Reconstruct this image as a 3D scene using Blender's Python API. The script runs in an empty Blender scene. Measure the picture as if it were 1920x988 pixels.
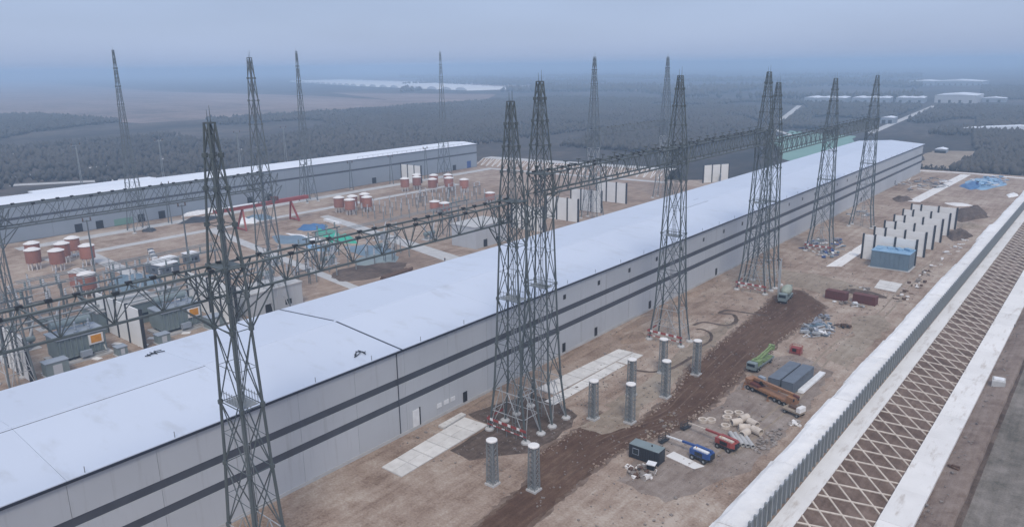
import bpy, math, random
from mathutils import Vector, Matrix
S = bpy.context.scene
R = math.radians
rnd = random.Random(7)

# ---------------------------------------------------------------- camera
CAM_H, FOCAL, VPX, VPY, ROLL = 70.0, 1400.0, 2154.0, 106.0, R(-0.8)   # measured on a 1920 px wide frame
def cam_matrix():
    a = Vector(((VPX-960)/FOCAL, (VPY-494)/FOCAL, 1.0))
    b = Vector(((VPX+1000*math.cos(ROLL)-960)/FOCAL, (VPY+1000*math.sin(ROLL)-494)/FOCAL, 1.0))
    n = a.cross(b).normalized()
    if n.y > 0: n = -n
    Y, Z = a.normalized(), n
    X = Y.cross(Z)
    # columns: camera right, up, back expressed in the world
    return Matrix(((X.x, -X.y, -X.z, 0.0), (Y.x, -Y.y, -Y.z, 0.0), (Z.x, -Z.y, -Z.z, CAM_H), (0, 0, 0, 1)))
cd = bpy.data.cameras.new('camera'); co = bpy.data.objects.new('camera', cd)
S.collection.objects.link(co); co.matrix_world = cam_matrix()
cd.sensor_width = 36.0; cd.lens = 36.0*FOCAL/1920.0; cd.clip_start = 0.5; cd.clip_end = 60000
S.camera = co
# ---------------------------------------------------------------- sky, sun, exposure
SUN_EL, SUN_AZ = R(50), R(138)
w = bpy.data.worlds.new('World'); S.world = w; w.use_nodes = True
nt = w.node_tree; nt.nodes.clear()
sky = nt.nodes.new('ShaderNodeTexSky'); sky.sky_type = 'NISHITA'; sky.sun_disc = False
sky.sun_elevation = SUN_EL; sky.sun_rotation = SUN_AZ; sky.air_density = 1.0; sky.dust_density = 1.2; sky.ozone_density = 1.5
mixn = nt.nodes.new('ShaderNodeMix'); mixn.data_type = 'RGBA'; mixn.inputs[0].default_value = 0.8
mixn.inputs[7].default_value = (3.5, 4.5, 6.9, 1)          # pale-blue cloud cover, replaced by the horizon-to-zenith blend below
bg = nt.nodes.new('ShaderNodeBackground'); bg.inputs[1].default_value = 0.1
out = nt.nodes.new('ShaderNodeOutputWorld')
# overcast law: the cloud cover brightens evenly from the horizon to the zenith
tc = nt.nodes.new('ShaderNodeTexCoord'); sx = nt.nodes.new('ShaderNodeSeparateXYZ'); nt.links.new(tc.outputs['Generated'], sx.inputs[0])
mr = nt.nodes.new('ShaderNodeMapRange'); mr.inputs[1].default_value = 0.0; mr.inputs[2].default_value = 1.0; mr.inputs[3].default_value = 0.86; mr.inputs[4].default_value = 1.55
nt.links.new(sx.outputs[2], mr.inputs[0])
cl = nt.nodes.new('ShaderNodeTexNoise'); cl.inputs['Scale'].default_value = 2.2; cl.inputs['Detail'].default_value = 4; cl.inputs['Roughness'].default_value = .45
cm = nt.nodes.new('ShaderNodeMapping'); cm.inputs['Scale'].default_value = (1, 1, 5); nt.links.new(tc.outputs['Generated'], cm.inputs[0]); nt.links.new(cm.outputs[0], cl.inputs['Vector'])
cv = nt.nodes.new('ShaderNodeMapRange'); cv.inputs[1].default_value = .3; cv.inputs[2].default_value = .7; cv.inputs[3].default_value = .93; cv.inputs[4].default_value = 1.07
nt.links.new(cl.outputs[0], cv.inputs[0])
mm = nt.nodes.new('ShaderNodeMath'); mm.operation = 'MULTIPLY'; nt.links.new(mr.outputs[0], mm.inputs[0]); nt.links.new(cv.outputs[0], mm.inputs[1])
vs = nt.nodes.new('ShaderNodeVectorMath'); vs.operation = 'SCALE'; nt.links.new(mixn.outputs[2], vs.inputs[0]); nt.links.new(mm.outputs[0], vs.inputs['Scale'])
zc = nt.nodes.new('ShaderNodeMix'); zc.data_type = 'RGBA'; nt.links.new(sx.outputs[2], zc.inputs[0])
zc.inputs[6].default_value = (3.6, 4.5, 6.85, 1); zc.inputs[7].default_value = (4.7, 4.9, 5.4, 1); nt.links.new(zc.outputs[2], mixn.inputs[7])  # blue at the horizon; unseen zenith made neutral to whiten the scene's light
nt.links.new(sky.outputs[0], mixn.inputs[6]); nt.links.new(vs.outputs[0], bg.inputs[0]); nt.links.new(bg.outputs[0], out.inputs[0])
sl = bpy.data.lights.new('sun', 'SUN'); sl.energy = 1.5; sl.angle = R(15); sl.color = (1.0, 0.9, 0.77)
so = bpy.data.objects.new('sun', sl); S.collection.objects.link(so)
sd = Vector((math.sin(SUN_AZ)*math.cos(SUN_EL), math.cos(SUN_AZ)*math.cos(SUN_EL), math.sin(SUN_EL)))
so.rotation_euler = sd.to_track_quat('Z', 'Y').to_euler(); so.location = (0, 0, 300)
S.view_settings.view_transform = 'Standard'; S.view_settings.look = 'None'
S.view_settings.exposure = 0.30; S.view_settings.gamma = 1.0; S.view_settings.use_curve_mapping = False
try:
    S.cycles.use_denoising = True; S.cycles.volume_bounces = 1; S.cycles.max_bounces = 6
except Exception: pass

# ---------------------------------------------------------------- helpers
COL = S.collection
def mat(name, col, col2=None, scale=0.5, rough=0.8, metal=0.0, amt=0.6, bump=0.0, bscale=8.0, detail=5.0, world=False, stretch=(1,1,1), rand=0.0, stain=None):
    m = bpy.data.materials.new(name); m.use_nodes = True
    t = m.node_tree; p = t.nodes['Principled BSDF']
    p.inputs['Roughness'].default_value = rough; p.inputs['Metallic'].default_value = metal
    if col2 is None: col2 = tuple(c*0.72 for c in col)
    if world:
        src = t.nodes.new('ShaderNodeNewGeometry').outputs['Position']
    else:
        src = t.nodes.new('ShaderNodeTexCoord').outputs['Object']
    mp = t.nodes.new('ShaderNodeMapping'); mp.inputs['Scale'].default_value = stretch
    t.links.new(src, mp.inputs[0])
    nz = t.nodes.new('ShaderNodeTexNoise'); nz.inputs['Scale'].default_value = scale; nz.inputs['Detail'].default_value = detail
    nz.inputs['Roughness'].default_value = 0.62
    t.links.new(mp.outputs[0], nz.inputs['Vector'])
    rp = t.nodes.new('ShaderNodeValToRGB')
    rp.color_ramp.elements[0].position = 0.5-0.28*amt; rp.color_ramp.elements[1].position = 0.5+0.28*amt
    rp.color_ramp.elements[0].color = (*col2, 1); rp.color_ramp.elements[1].color = (*col, 1)
    t.links.new(nz.outputs[0], rp.inputs[0]); cout = rp.outputs[0]
    if stain:                                    # (scale, stretch, colour, threshold)
        m2 = t.nodes.new('ShaderNodeMapping'); m2.inputs['Scale'].default_value = stain[1]; t.links.new(src, m2.inputs[0])
        n3 = t.nodes.new('ShaderNodeTexNoise'); n3.inputs['Scale'].default_value = stain[0]; n3.inputs['Detail'].default_value = 6; n3.inputs['Roughness'].default_value = .7
        t.links.new(m2.outputs[0], n3.inputs['Vector'])
        mr_ = t.nodes.new('ShaderNodeMapRange'); mr_.inputs[1].default_value = stain[3]; mr_.inputs[2].default_value = stain[3]+.16; mr_.inputs[4].default_value = stain[4]
        t.links.new(n3.outputs[0], mr_.inputs[0])
        mx_ = t.nodes.new('ShaderNodeMix'); mx_.data_type = 'RGBA'; mx_.inputs[7].default_value = (*stain[2], 1)
        t.links.new(mr_.outputs[0], mx_.inputs[0]); t.links.new(cout, mx_.inputs[6]); cout = mx_.outputs[2]
    if rand:
        oi = t.nodes.new('ShaderNodeObjectInfo'); mr2 = t.nodes.new('ShaderNodeMapRange'); mr2.inputs[3].default_value = 1-rand; mr2.inputs[4].default_value = 1+rand
        t.links.new(oi.outputs['Random'], mr2.inputs[0])
        vs_ = t.nodes.new('ShaderNodeVectorMath'); vs_.operation = 'SCALE'; t.links.new(cout, vs_.inputs[0]); t.links.new(mr2.outputs[0], vs_.inputs['Scale']); cout = vs_.outputs[0]
    t.links.new(cout, p.inputs['Base Color'])
    if bump:
        n2 = t.nodes.new('ShaderNodeTexNoise'); n2.inputs['Scale'].default_value = bscale; n2.inputs['Detail'].default_value = 4
        t.links.new(mp.outputs[0], n2.inputs['Vector'])
        bp = t.nodes.new('ShaderNodeBump'); bp.inputs['Strength'].default_value = bump; bp.inputs['Distance'].default_value = 0.2
        t.links.new(n2.outputs[0], bp.inputs['Height']); t.links.new(bp.outputs[0], p.inputs['Normal'])
    return m
def earth(name, cols, s1, s2, bump=0.5, stretch=(1,1,1)):
    """ground: two scales of noise through a four-stop ramp"""
    m = bpy.data.materials.new(name); m.use_nodes = True
    t = m.node_tree; p = t.nodes['Principled BSDF']; p.inputs['Roughness'].default_value = 0.95
    p.inputs['Specular IOR Level'].default_value = 0.15
    g = t.nodes.new('ShaderNodeNewGeometry'); mp = t.nodes.new('ShaderNodeMapping'); mp.inputs['Scale'].default_value = stretch
    t.links.new(g.outputs['Position'], mp.inputs[0])
    def nz(s, d, dist=0.0):
        n = t.nodes.new('ShaderNodeTexNoise'); n.inputs['Scale'].default_value = s; n.inputs['Detail'].default_value = d
        n.inputs['Roughness'].default_value = 0.65; n.inputs['Distortion'].default_value = dist
        t.links.new(mp.outputs[0], n.inputs['Vector']); return n
    a, b = nz(s1, 6, 0.6), nz(s2, 6, 0.3)
    mx = t.nodes.new('ShaderNodeMath'); mx.operation = 'MULTIPLY_ADD'; mx.inputs[1].default_value = 0.45
    sc = t.nodes.new('ShaderNodeMath'); sc.operation = 'MULTIPLY'; sc.inputs[1].default_value = 0.55
    t.links.new(a.outputs[0], sc.inputs[0]); t.links.new(b.outputs[0], mx.inputs[0]); t.links.new(sc.outputs[0], mx.inputs[2])
    m3 = t.nodes.new('ShaderNodeMapping'); m3.inputs['Scale'].default_value = (1, .07, 1); t.links.new(g.outputs['Position'], m3.inputs[0])
    st = t.nodes.new('ShaderNodeTexNoise'); st.inputs['Scale'].default_value = s2*3.2; st.inputs['Detail'].default_value = 5; t.links.new(m3.outputs[0], st.inputs['Vector'])
    fi = nz(s2*11, 5)
    def addw(a_, b_, w_):
        n = t.nodes.new('ShaderNodeMath'); n.operation = 'MULTIPLY_ADD'; n.inputs[1].default_value = w_
        sb = t.nodes.new('ShaderNodeMath'); sb.operation = 'SUBTRACT'; sb.inputs[1].default_value = .5
        t.links.new(b_, sb.inputs[0]); t.links.new(sb.outputs[0], n.inputs[0]); t.links.new(a_, n.inputs[2]); return n
    mx = addw(mx.outputs[0], st.outputs[0], .28); mx = addw(mx.outputs[0], fi.outputs[0], .42)
    rp = t.nodes.new('ShaderNodeValToRGB'); cr = rp.color_ramp
    pos = (0.36, 0.46, 0.54, 0.64)
    cr.elements[0].position = pos[0]; cr.elements[0].color = (*cols[0], 1)
    cr.elements[1].position = pos[3]; cr.elements[1].color = (*cols[3], 1)
    for i in (1, 2):
        e = cr.elements.new(pos[i]); e.color = (*cols[i], 1)
    t.links.new(mx.outputs[0], rp.inputs[0]); t.links.new(rp.outputs[0], p.inputs['Base Color'])
    if bump:
        bp = t.nodes.new('ShaderNodeBump'); bp.inputs['Strength'].default_value = bump; bp.inputs['Distance'].default_value = 0.4
        t.links.new(mx.outputs[0], bp.inputs['Height']); t.links.new(bp.outputs[0], p.inputs['Normal'])
    return m

class MB:
    """collects shapes; build() links them as ONE mesh object"""
    def __init__(s): s.v = []; s.f = []
    def box(s, x0, y0, z0, x1, y1, z1):
        n = len(s.v)
        s.v += [(x0,y0,z0),(x1,y0,z0),(x1,y1,z0),(x0,y1,z0),(x0,y0,z1),(x1,y0,z1),(x1,y1,z1),(x0,y1,z1)]
        s.f += [tuple(n+i for i in q) for q in ((0,3,2,1),(4,5,6,7),(0,1,5,4),(1,2,6,5),(2,3,7,6),(3,0,4,7))]
        return s
    def cbox(s, cx, cy, z0, sx, sy, sz, rz=0.0):
        n = len(s.v); c_, s_ = math.cos(rz), math.sin(rz)
        for z in (z0, z0+sz):
            for (a, b) in ((-1,-1),(1,-1),(1,1),(-1,1)):
                x, y = a*sx/2, b*sy/2
                s.v.append((cx+x*c_-y*s_, cy+x*s_+y*c_, z))
        s.f += [tuple(n+i for i in q) for q in ((0,3,2,1),(4,5,6,7),(0,1,5,4),(1,2,6,5),(2,3,7,6),(3,0,4,7))]
        return s
    def bar(s, p, q, r, n=4, r2=None):
        p, q = Vector(p), Vector(q); d = q-p
        if d.length < 1e-6: return s
        d.normalize(); u = d.cross(Vector((0,0,1)) if abs(d.z) < 0.95 else Vector((1,0,0))).normalized(); w_ = d.cross(u)
        b = len(s.v); r2 = r if r2 is None else r2
        for (c, rr) in ((p, r), (q, r2)):
            for i in range(n):
                a = 2*math.pi*(i+0.5)/n
                s.v.append(tuple(c+u*(rr*math.cos(a))+w_*(rr*math.sin(a))))
        for i in range(n):
            j = (i+1) % n; s.f.append((b+i, b+n+i, b+n+j, b+j))
        s.f.append(tuple(b+i for i in range(n))); s.f.append(tuple(b+n+i for i in reversed(range(n))))
        return s
    def path(s, pts, r, n=4):
        for a, b in zip(pts, pts[1:]): s.bar(a, b, r, n)
        return s
    def lathe(s, prof, cx=0, cy=0, n=14, cap=True, axis='z'):
        b = len(s.v)
        for (r, z) in prof:
            for i in range(n):
                a = 2*math.pi*i/n
                if axis == 'z': s.v.append((cx+r*math.cos(a), cy+r*math.sin(a), z))
                elif axis == 'x': s.v.append((z, cx+r*math.cos(a), cy+r*math.sin(a)))
                else: s.v.append((cx+r*math.cos(a), z, cy+r*math.sin(a)))
        for k in range(len(prof)-1):
            for i in range(n):
                j = (i+1) % n; s.f.append((b+k*n+i, b+k*n+j, b+(k+1)*n+j, b+(k+1)*n+i))
        if cap:
            s.f.append(tuple(b+i for i in reversed(range(n)))); s.f.append(tuple(b+(len(prof)-1)*n+i for i in range(n)))
        return s
    def poly(s, pts, z):
        b = len(s.v); s.v += [(x, y, z) for x, y in pts]; s.f.append(tuple(range(b, b+len(pts)))); return s
    def prism(s, pts, z0, z1):
        b = len(s.v); n = len(pts)
        s.v += [(x, y, z0) for x, y in pts]+[(x, y, z1) for x, y in pts]
        s.f.append(tuple(b+n+i for i in range(n))); s.f.append(tuple(b+i for i in reversed(range(n))))
        for i in range(n):
            j = (i+1) % n; s.f.append((b+i, b+j, b+n+j, b+n+i))
        return s
    def mesh(s, name, m, smooth=False):
        me = bpy.data.meshes.new(name); me.from_pydata(s.v, [], s.f); me.materials.append(m)
        if smooth:
            for p in me.polygons: p.use_smooth = True
        me.update(); return me
    def build(s, name, m, parent=None, smooth=False):
        o = bpy.data.objects.new(name, s.mesh(name, m, smooth)); COL.objects.link(o)
        if parent: o.parent = parent
        return o
def inst(name, me, parent=None, loc=(0,0,0), rz=0.0):
    o = bpy.data.objects.new(name, me); COL.objects.link(o); o.location = loc; o.rotation_euler = (0,0,rz)
    if parent: o.parent = parent
    return o
def tag(o, label=None, cat=None, group=None, kind=None):
    if label: o['label'] = label
    if cat: o['category'] = cat
    if group: o['group'] = group
    if kind: o['kind'] = kind
    return o
def thing(name, loc, label, cat, group=None, rz=0.0):
    o = bpy.data.objects.new(name, None); COL.objects.link(o); o.location = loc; o.rotation_euler = (0,0,rz)
    o.empty_display_size = 1.0
    return tag(o, label, cat, group)
def copy_tree(o, parent=None):
    c = o.copy(); COL.objects.link(c); c.parent = parent
    for ch in list(KIDS(o)): copy_tree(ch, c)
    return c
def KIDS(o): return o.children
def clone(src, loc, label, rz=None, group=None):
    c = copy_tree(src); c.location = loc; c['label'] = label
    if rz is not None: c.rotation_euler = (0,0,rz)
    if group: c['group'] = group
    return c
def struct(name, mb, m, smooth=False): return tag(mb.build(name, m, None, smooth), kind='structure')
def rough_poly(pts, step=3.0, j=0.6, seed=1):
    r = random.Random(seed); out_ = []
    for i, p in enumerate(pts):
        q = pts[(i+1) % len(pts)]; L = math.hypot(q[0]-p[0], q[1]-p[1]); n = max(1, int(L/step))
        for k in range(n):
            t = k/n
            out_.append((p[0]+(q[0]-p[0])*t+r.uniform(-j, j), p[1]+(q[1]-p[1])*t+r.uniform(-j, j)))
    return out_

# ---------------------------------------------------------------- materials
M = {}
M['soil'] = earth('site_soil', [(.18,.125,.093),(.28,.21,.167),(.34,.27,.22),(.43,.365,.31)], 0.035, 0.22, 0.6)
M['wet'] = earth('wet_dark_soil', [(.07,.04,.027),(.1,.058,.04),(.12,.074,.052),(.165,.11,.08)], 0.05, 0.5, 0.5, (1,.5,1))
M['tan'] = earth('dry_tan_soil', [(.20,.16,.125),(.26,.21,.165),(.30,.25,.20),(.35,.30,.25)], 0.06, 0.4, 0.5)
M['red_soil'] = earth('reddish_soil', [(.17,.122,.095),(.235,.175,.138),(.29,.215,.165),(.35,.275,.22)], 0.03, 0.2, 0.5)
M['plain'] = earth('far_plain', [(.028,.03,.03),(.045,.042,.04),(.07,.062,.056),(.12,.10,.088)], 0.0022, 0.012, 0.0, (1,.6,1))
M['field'] = earth('bare_field', [(.11,.09,.085),(.19,.15,.135),(.25,.19,.17),(.30,.25,.23)], 0.0016, 0.008, 0.0, (.5,1.6,1))
M['concrete'] = mat('concrete', (.52,.52,.52), (.36,.36,.36), 0.35, 0.9, amt=1.0, bump=.15, world=True)
M['pale_conc'] = mat('pale_concrete', (.80,.79,.78), (.62,.61,.60), 0.16, 0.85, amt=1.3, world=True, rand=.05, stain=(.5,(1,.22,1),(.40,.345,.30),.54,.75))
M['white_cover'] = mat('white_cover', (.88,.88,.88), (.66,.66,.67), 0.3, 0.7, amt=1.4, bump=.5, bscale=1.2, world=True, rand=.06, stain=(.4,(1,.35,1),(.46,.43,.40),.57,.6))
M['roof'] = mat('white_roof', (.565,.62,.72), (.515,.57,.675), 0.05, 0.42, amt=1.6, world=True, stretch=(.25,1,1), rand=.018, stain=(.16,(.55,1.3,1),(.42,.45,.50),.55,.6))
M['roof_b'] = mat('white_roof_sheet', (.78,.82,.88), (.66,.70,.77), 0.05, 0.5, amt=1.2, world=True)
M['wall'] = mat('grey_cladding', (.48,.50,.53), (.43,.45,.478), 0.12, 0.55, amt=1.2, world=True, rand=.035, stain=(.5,(1,1.6,.10),(.26,.255,.25),.55,.35))
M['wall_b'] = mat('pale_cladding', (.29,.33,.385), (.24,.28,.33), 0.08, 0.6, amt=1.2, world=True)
M['band'] = mat('dark_band', (.07,.077,.095), (.055,.06,.076), 0.3, 0.5)
M['fascia'] = mat('navy_fascia', (.025,.032,.055), (.018,.024,.042), 0.3, 0.45)
M['dark'] = mat('dark_opening', (.012,.014,.018), None, 1.0, 0.4)
M['steel'] = mat('galvanised_steel', (.145,.17,.175), (.08,.098,.103), 0.25, 0.55, 0.35, amt=1.2)
M['steel_b'] = mat('weathered_steel', (.17,.195,.205), (.11,.13,.14), 0.25, 0.6, 0.3, amt=1.2)
M['zinc'] = mat('bright_zinc', (.50,.52,.53), (.36,.38,.4), 0.4, 0.45, 0.3, amt=1.0)
M['zinc_mid'] = mat('mid_zinc', (.30,.32,.33), (.22,.24,.25), 0.4, 0.5, 0.3)
M['red'] = mat('red_paint', (.34,.075,.065), (.25,.05,.045), 0.5, 0.55)
M['tank'] = mat('brick_red_paint', (.38,.17,.13), (.28,.12,.095), 0.4, 0.65, amt=1.0, rand=.2)
M['cap'] = mat('white_cap', (.78,.77,.76), (.6,.58,.57), 0.4, 0.7, amt=1.0)
M['white'] = mat('white_paint', (.78,.79,.8), (.62,.63,.65), 0.6, 0.6)
M['panel'] = mat('firewall_panel', (.80,.80,.79), (.68,.68,.67), 0.18, 0.8, amt=1.1, world=True)
M['post'] = mat('dark_column', (.03,.034,.042), (.02,.023,.03), 0.5, 0.6)
M['blue'] = mat('blue_tarp', (.05,.17,.36), (.03,.10,.25), 0.3, 0.5, amt=1.0, bump=.5, bscale=1.0)
M['skyblue'] = mat('pale_blue_sheet', (.25,.42,.58), (.16,.3,.46), 0.3, 0.5, amt=1.0, bump=.5, bscale=1.0)
M['green'] = mat('green_tarp', (.03,.42,.29), (.02,.30,.21), 0.3, 0.5, amt=1.0, bump=.5, bscale=1.0)
M['net'] = mat('green_net', (.20,.34,.30), (.13,.25,.21), 0.02, 0.9, amt=1.3, world=True)
M['orange'] = mat('rust_orange_paint', (.36,.185,.09), (.17,.085,.05), 0.8, 0.6, amt=1.1)
M['limegreen'] = mat('green_paint', (.24,.33,.13), (.12,.17,.075), 0.8, 0.5)
M['trf'] = mat('transformer_grey', (.22,.27,.28), (.15,.19,.2), 0.3, 0.55, amt=1.0)
M['yellow'] = mat('orange_sign', (.62,.27,.02), (.5,.2,.02), 1.0, 0.5)
M['tyre'] = mat('rubber', (.018,.018,.018), None, 1.0, 0.85)
M['glass'] = mat('dark_glass', (.02,.03,.04), None, 1.0, 0.12)
M['rust'] = mat('rust_red_steel', (.15,.045,.036), (.09,.03,.026), 0.6, 0.7, amt=1.0)
M['brown'] = mat('brown_timber', (.13,.075,.05), (.08,.045,.03), 1.5, 0.8)
M['encl'] = mat('blue_grey_sheet', (.17,.245,.31), (.12,.18,.235), 0.35, 0.45, 0.2, amt=1.0)
M['boxgrey'] = mat('slate_grey_box', (.13,.155,.19), (.10,.12,.15), 0.5, 0.5)
M['lattice'] = mat('pink_concrete', (.60,.53,.46), (.44,.385,.335), 0.8, 0.85, world=True)
M['fence'] = mat('grey_fence_panel', (.20,.22,.245), (.12,.135,.155), 0.7, 0.55, amt=1.0, world=True, rand=.25)
M['rubble'] = mat('rubble', (.38,.35,.33), (.16,.13,.115), 1.2, 0.9, amt=1.2)
M['stone'] = mat('grey_stone', (.27,.24,.22), (.14,.12,.11), 1.5, 0.9, amt=1.2)
M['scrap'] = mat('silver_scrap', (.5,.52,.56), (.16,.18,.22), 0.9, 0.4, 0.5, amt=1.2)
M['forest'] = mat('bare_wood', (.085,.076,.066), (.036,.037,.035), 0.007, 0.95, amt=1.0, world=True)
M['bluepaint'] = mat('blue_paint', (.03,.09,.30), (.02,.06,.2), 0.8, 0.35)
M['cloth'] = mat('dark_clothing', (.03,.035,.05), None, 3.0, 0.9)
M['mound'] = earth('dark_mound_soil', [(.06,.043,.035),(.09,.066,.054),(.12,.09,.075),(.165,.13,.11)], 0.1, 0.6, 0.6)
# ================================================================ THE SETTING
ZP = -3.0      # the plain lies three metres below the levelled site
g = MB(); g.poly([(-30000,-4000),(9000,-4000),(9000,30000),(-30000,30000)], ZP-.06); struct('plain', g, M['plain'])
struct('site_ground', MB().prism([(-388,-60),(-31.6,-60),(-31.6,552),(-146,552),(-150,470),(-215,418),(-388,418)], ZP-.5, 0.0), M['soil'])
struct('bare_field', MB().poly([(-8621,2620),(-1560,430),(-1100,500),(-1074,836),(-1200,1000),(-1345,1171),(-1728,1260),(-2703,1311)], ZP-0.03), M['field'])
struct('bare_field', MB().poly([(-1909,1451),(-1304,1520),(-1041,1162),(-1148,894),(-1345,1180)], ZP-0.04), M['field'])
struct('bare_field', MB().poly([(-3412,2898),(-1121,2284),(-904,1843),(-2396,2034)], ZP-0.03), M['field'])
struct('bare_field', MB().poly(rough_poly([(-116,590),(-128,700),(-97,712),(-66,635),(-60,590)], 12, 3, 4), ZP-0.02), M['tan'])
struct('green_netted_ground', MB().poly(rough_poly([(-258,694),(-291,828),(-216,797),(-160,590),(-193,554)], 14, 4, 3), ZP-0.02), M['net'])
TRACKS = [((-211,840),(-257,1390),8),((-341,930),(-446,1310),8),((-796,140),(-810,420),7),((-618,180),(-652,420),6),((-575,170),(-505,270),9),((-760,915),(-460,862),7),((-429,1008),(-264,768),6)]
for (a, b, wd) in TRACKS:
    a, b = Vector(a), Vector(b); n_ = (b-a).normalized(); n_ = Vector((-n_.y, n_.x))*wd/2
    struct('farm_track', MB().prism([tuple(a+n_), tuple(a-n_), tuple(b-n_), tuple(b+n_)], ZP-.1, ZP+.03), M['concrete'])
M['slab_dirty'] = mat('stained_concrete', (.74,.73,.71), (.46,.44,.42), 0.4, 0.9, amt=1.2, bump=.2, world=True, rand=.06)
# patches of the near yard
ROAD = [(-71.7,91.6),(-76.6,99.5),(-76.3,105),(-75.9,113.6),(-76.2,120.8),(-72.5,119.1),(-67.6,120.1),(-68.7,137.4),(-72.7,153),(-73.7,170.6),(-75.1,192.6),(-76.7,212.4),(-78.8,231.5),(-73.8,231.6),(-62.7,219.7),(-61,211.9),(-62.4,198.4),(-62.8,183.7),(-62.1,171.2),(-62.3,161.8),(-61,151.2),(-60.5,137.8),(-60.7,128.3),(-62.2,120),(-64.6,114.1),(-65.7,108.1),(-65.6,100.9),(-64,80),(-70,70)]
cxr = sum(p[0] for p in ROAD)/len(ROAD)
def grow(P, d):
    o_ = []
    for i, p in enumerate(P):
        a, b = Vector(P[i-1]), Vector(P[(i+1) % len(P)]); t_ = (b-a).normalized(); n_ = Vector((-t_.y, t_.x)); q_ = Vector(p)+n_*d; o_.append((q_.x, q_.y))
    return o_
M['road_mid'] = earth('churned_soil', [(.10,.066,.05),(.15,.108,.085),(.19,.142,.113),(.26,.20,.165)], 0.08, 0.5, .5)
struct('churned_margin', MB().poly(rough_poly(grow(ROAD, 1.0), 1.0, .6, 8), 0.016), M['road_mid'])
M['rut'] = earth('churned_dark_soil', [(.075,.046,.032),(.11,.07,.05),(.135,.09,.067),(.18,.13,.10)], 0.08, 0.6, .5)
struct('churned_margin', MB().poly(rough_poly(grow(ROAD, .35), .9, .5, 9), 0.0185), M['rut'])
struct('rolled_dirt_road', MB().poly(rough_poly(grow(ROAD, -.15), .9, .45, 5), 0.022), M['wet'])
struct('damp_ground', MB().poly(rough_poly([(-97.1,109.4),(-93.1,119.2),(-86.8,119.5),(-80,117),(-78,112),(-77.5,105),(-78,99),(-85.2,90),(-90.2,90),(-91.3,102.5),(-98,103)], 2, .4, 6), 0.012), M['mound'])
struct('tan_ground', MB().poly(rough_poly([(-76.8,112.9),(-76,119.8),(-76,128),(-72,130),(-70.1,125.6),(-68.4,120.5),(-71.2,113)], 1.5, .35, 7), 0.028), M['tan'])
struct('tan_ground', MB().poly(rough_poly([(-78,124),(-72,124),(-70,137),(-73.8,153),(-75,172),(-77,192),(-80,190),(-80,160),(-77,140)], 2, .5, 8), 0.014), M['tan'])
struct('tan_ground', MB().poly(rough_poly([(-96,228),(-80,236),(-66,232),(-58,238),(-56,246),(-74,254),(-94,252)], 2.5, .7, 9), 0.014), M['tan'])
struct('tan_ground', MB().poly(rough_poly([(-50,180),(-44,176),(-43,215),(-48,222),(-54,215),(-49,200)], 2.5, .6, 10), 0.014), M['tan'])
struct('grey_ground', MB().poly(rough_poly([(-62,120),(-59,140),(-60,172),(-56,178),(-46,172),(-43.5,150),(-43.5,118),(-50,100),(-60,100)], 2.5, .6, 11), 0.010), earth('grey_yard_soil', [(.165,.125,.104),(.22,.177,.152),(.262,.218,.19),(.33,.285,.255)], 0.05, 0.4, .5))
struct('red_ground', MB().poly(rough_poly([(-200,140),(-143,140),(-143,190),(-177,194),(-214,198),(-226,188),(-222,160)], 4, 1, 12), 0.012), M['red_soil'])
struct('red_ground', MB().poly(rough_poly([(-255,215),(-235,260),(-240,330),(-330,345),(-325,235),(-290,222)], 5, 1.2, 13), 0.012), M['red_soil'])
struct('red_ground', MB().poly(rough_poly([(-220,312),(-150,312),(-150,400),(-235,408),(-240,350)], 5, 1.2, 14), 0.012), M['red_soil'])
def strip(name, pts, wd, m, z=0.03, seed=3):
    r = random.Random(seed); L, Rr = [], []
    P = [Vector(p) for p in pts]
    Q = []
    for i in range(len(P)-1):
        p0, p1, p2, p3 = P[max(i-1,0)], P[i], P[i+1], P[min(i+2, len(P)-1)]
        for k in range(6):
            t = k/6
            Q.append(0.5*((2*p1)+(-p0+p2)*t+(2*p0-5*p1+4*p2-p3)*t*t+(-p0+3*p1-3*p2+p3)*t*t*t))
    Q.append(P[-1])
    mb = MB()
    for i, q in enumerate(Q):
        d = (Q[min(i+1, len(Q)-1)]-Q[max(i-1, 0)]).normalized(); n = Vector((-d.y, d.x))
        ww = wd/2*(1+r.uniform(-.25, .25))
        L.append(q+n*ww); Rr.append(q-n*ww)
        mb.v += [(*L[-1], z), (*q, z), (*Rr[-1], z)]
    for i in range(len(Q)-1):
        for k in (0, 1): mb.f.append((3*i+k, 3*i+k+1, 3*i+4+k, 3*i+3+k))
    return struct(name, mb, m)
strip('winding_trench', [(-85.8,181.7),(-84.6,185.9),(-78.8,187),(-77.8,191.6),(-80.8,196.9),(-84.4,195.9),(-83.6,199.6),(-77,201),(-72.6,201.9)], 1.1, M['mound'])
strip('winding_trench', [(-77.7,165.2),(-76.9,172.9),(-79.3,178.6),(-82.7,180.2),(-83.6,179)], .8, M['mound'])
strip('winding_trench', [(-83,144.5),(-78.6,146.4),(-76.2,151.1),(-75.6,160.9)], .9, M['mound'])
for i, (x0, dx) in enumerate(((-50.5,.4),(-48.3,.4))):
    strip('wheel_track', [(x0,118+i*3),(x0+1.2+dx,150),(x0-.6,185),(x0+1.5+dx,222),(x0+.5,262),(x0+2,300)], .5, M['tan'], 0.034+.002*i, 20+i)
for i, o_ in enumerate((-3.2, -1.2, 2.0, 4.0)):
    strip('wheel_rut', [(-69.5+o_*.5,95),(-69.5+o_*.7,112),(-64.6+o_*.7,128),(-64.6+o_,140),(-67.4+o_,165),(-68.6+o_,190),(-68.9+o_,212)], .35, M['rut'], 0.026+.002*i, 60+i)
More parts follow.
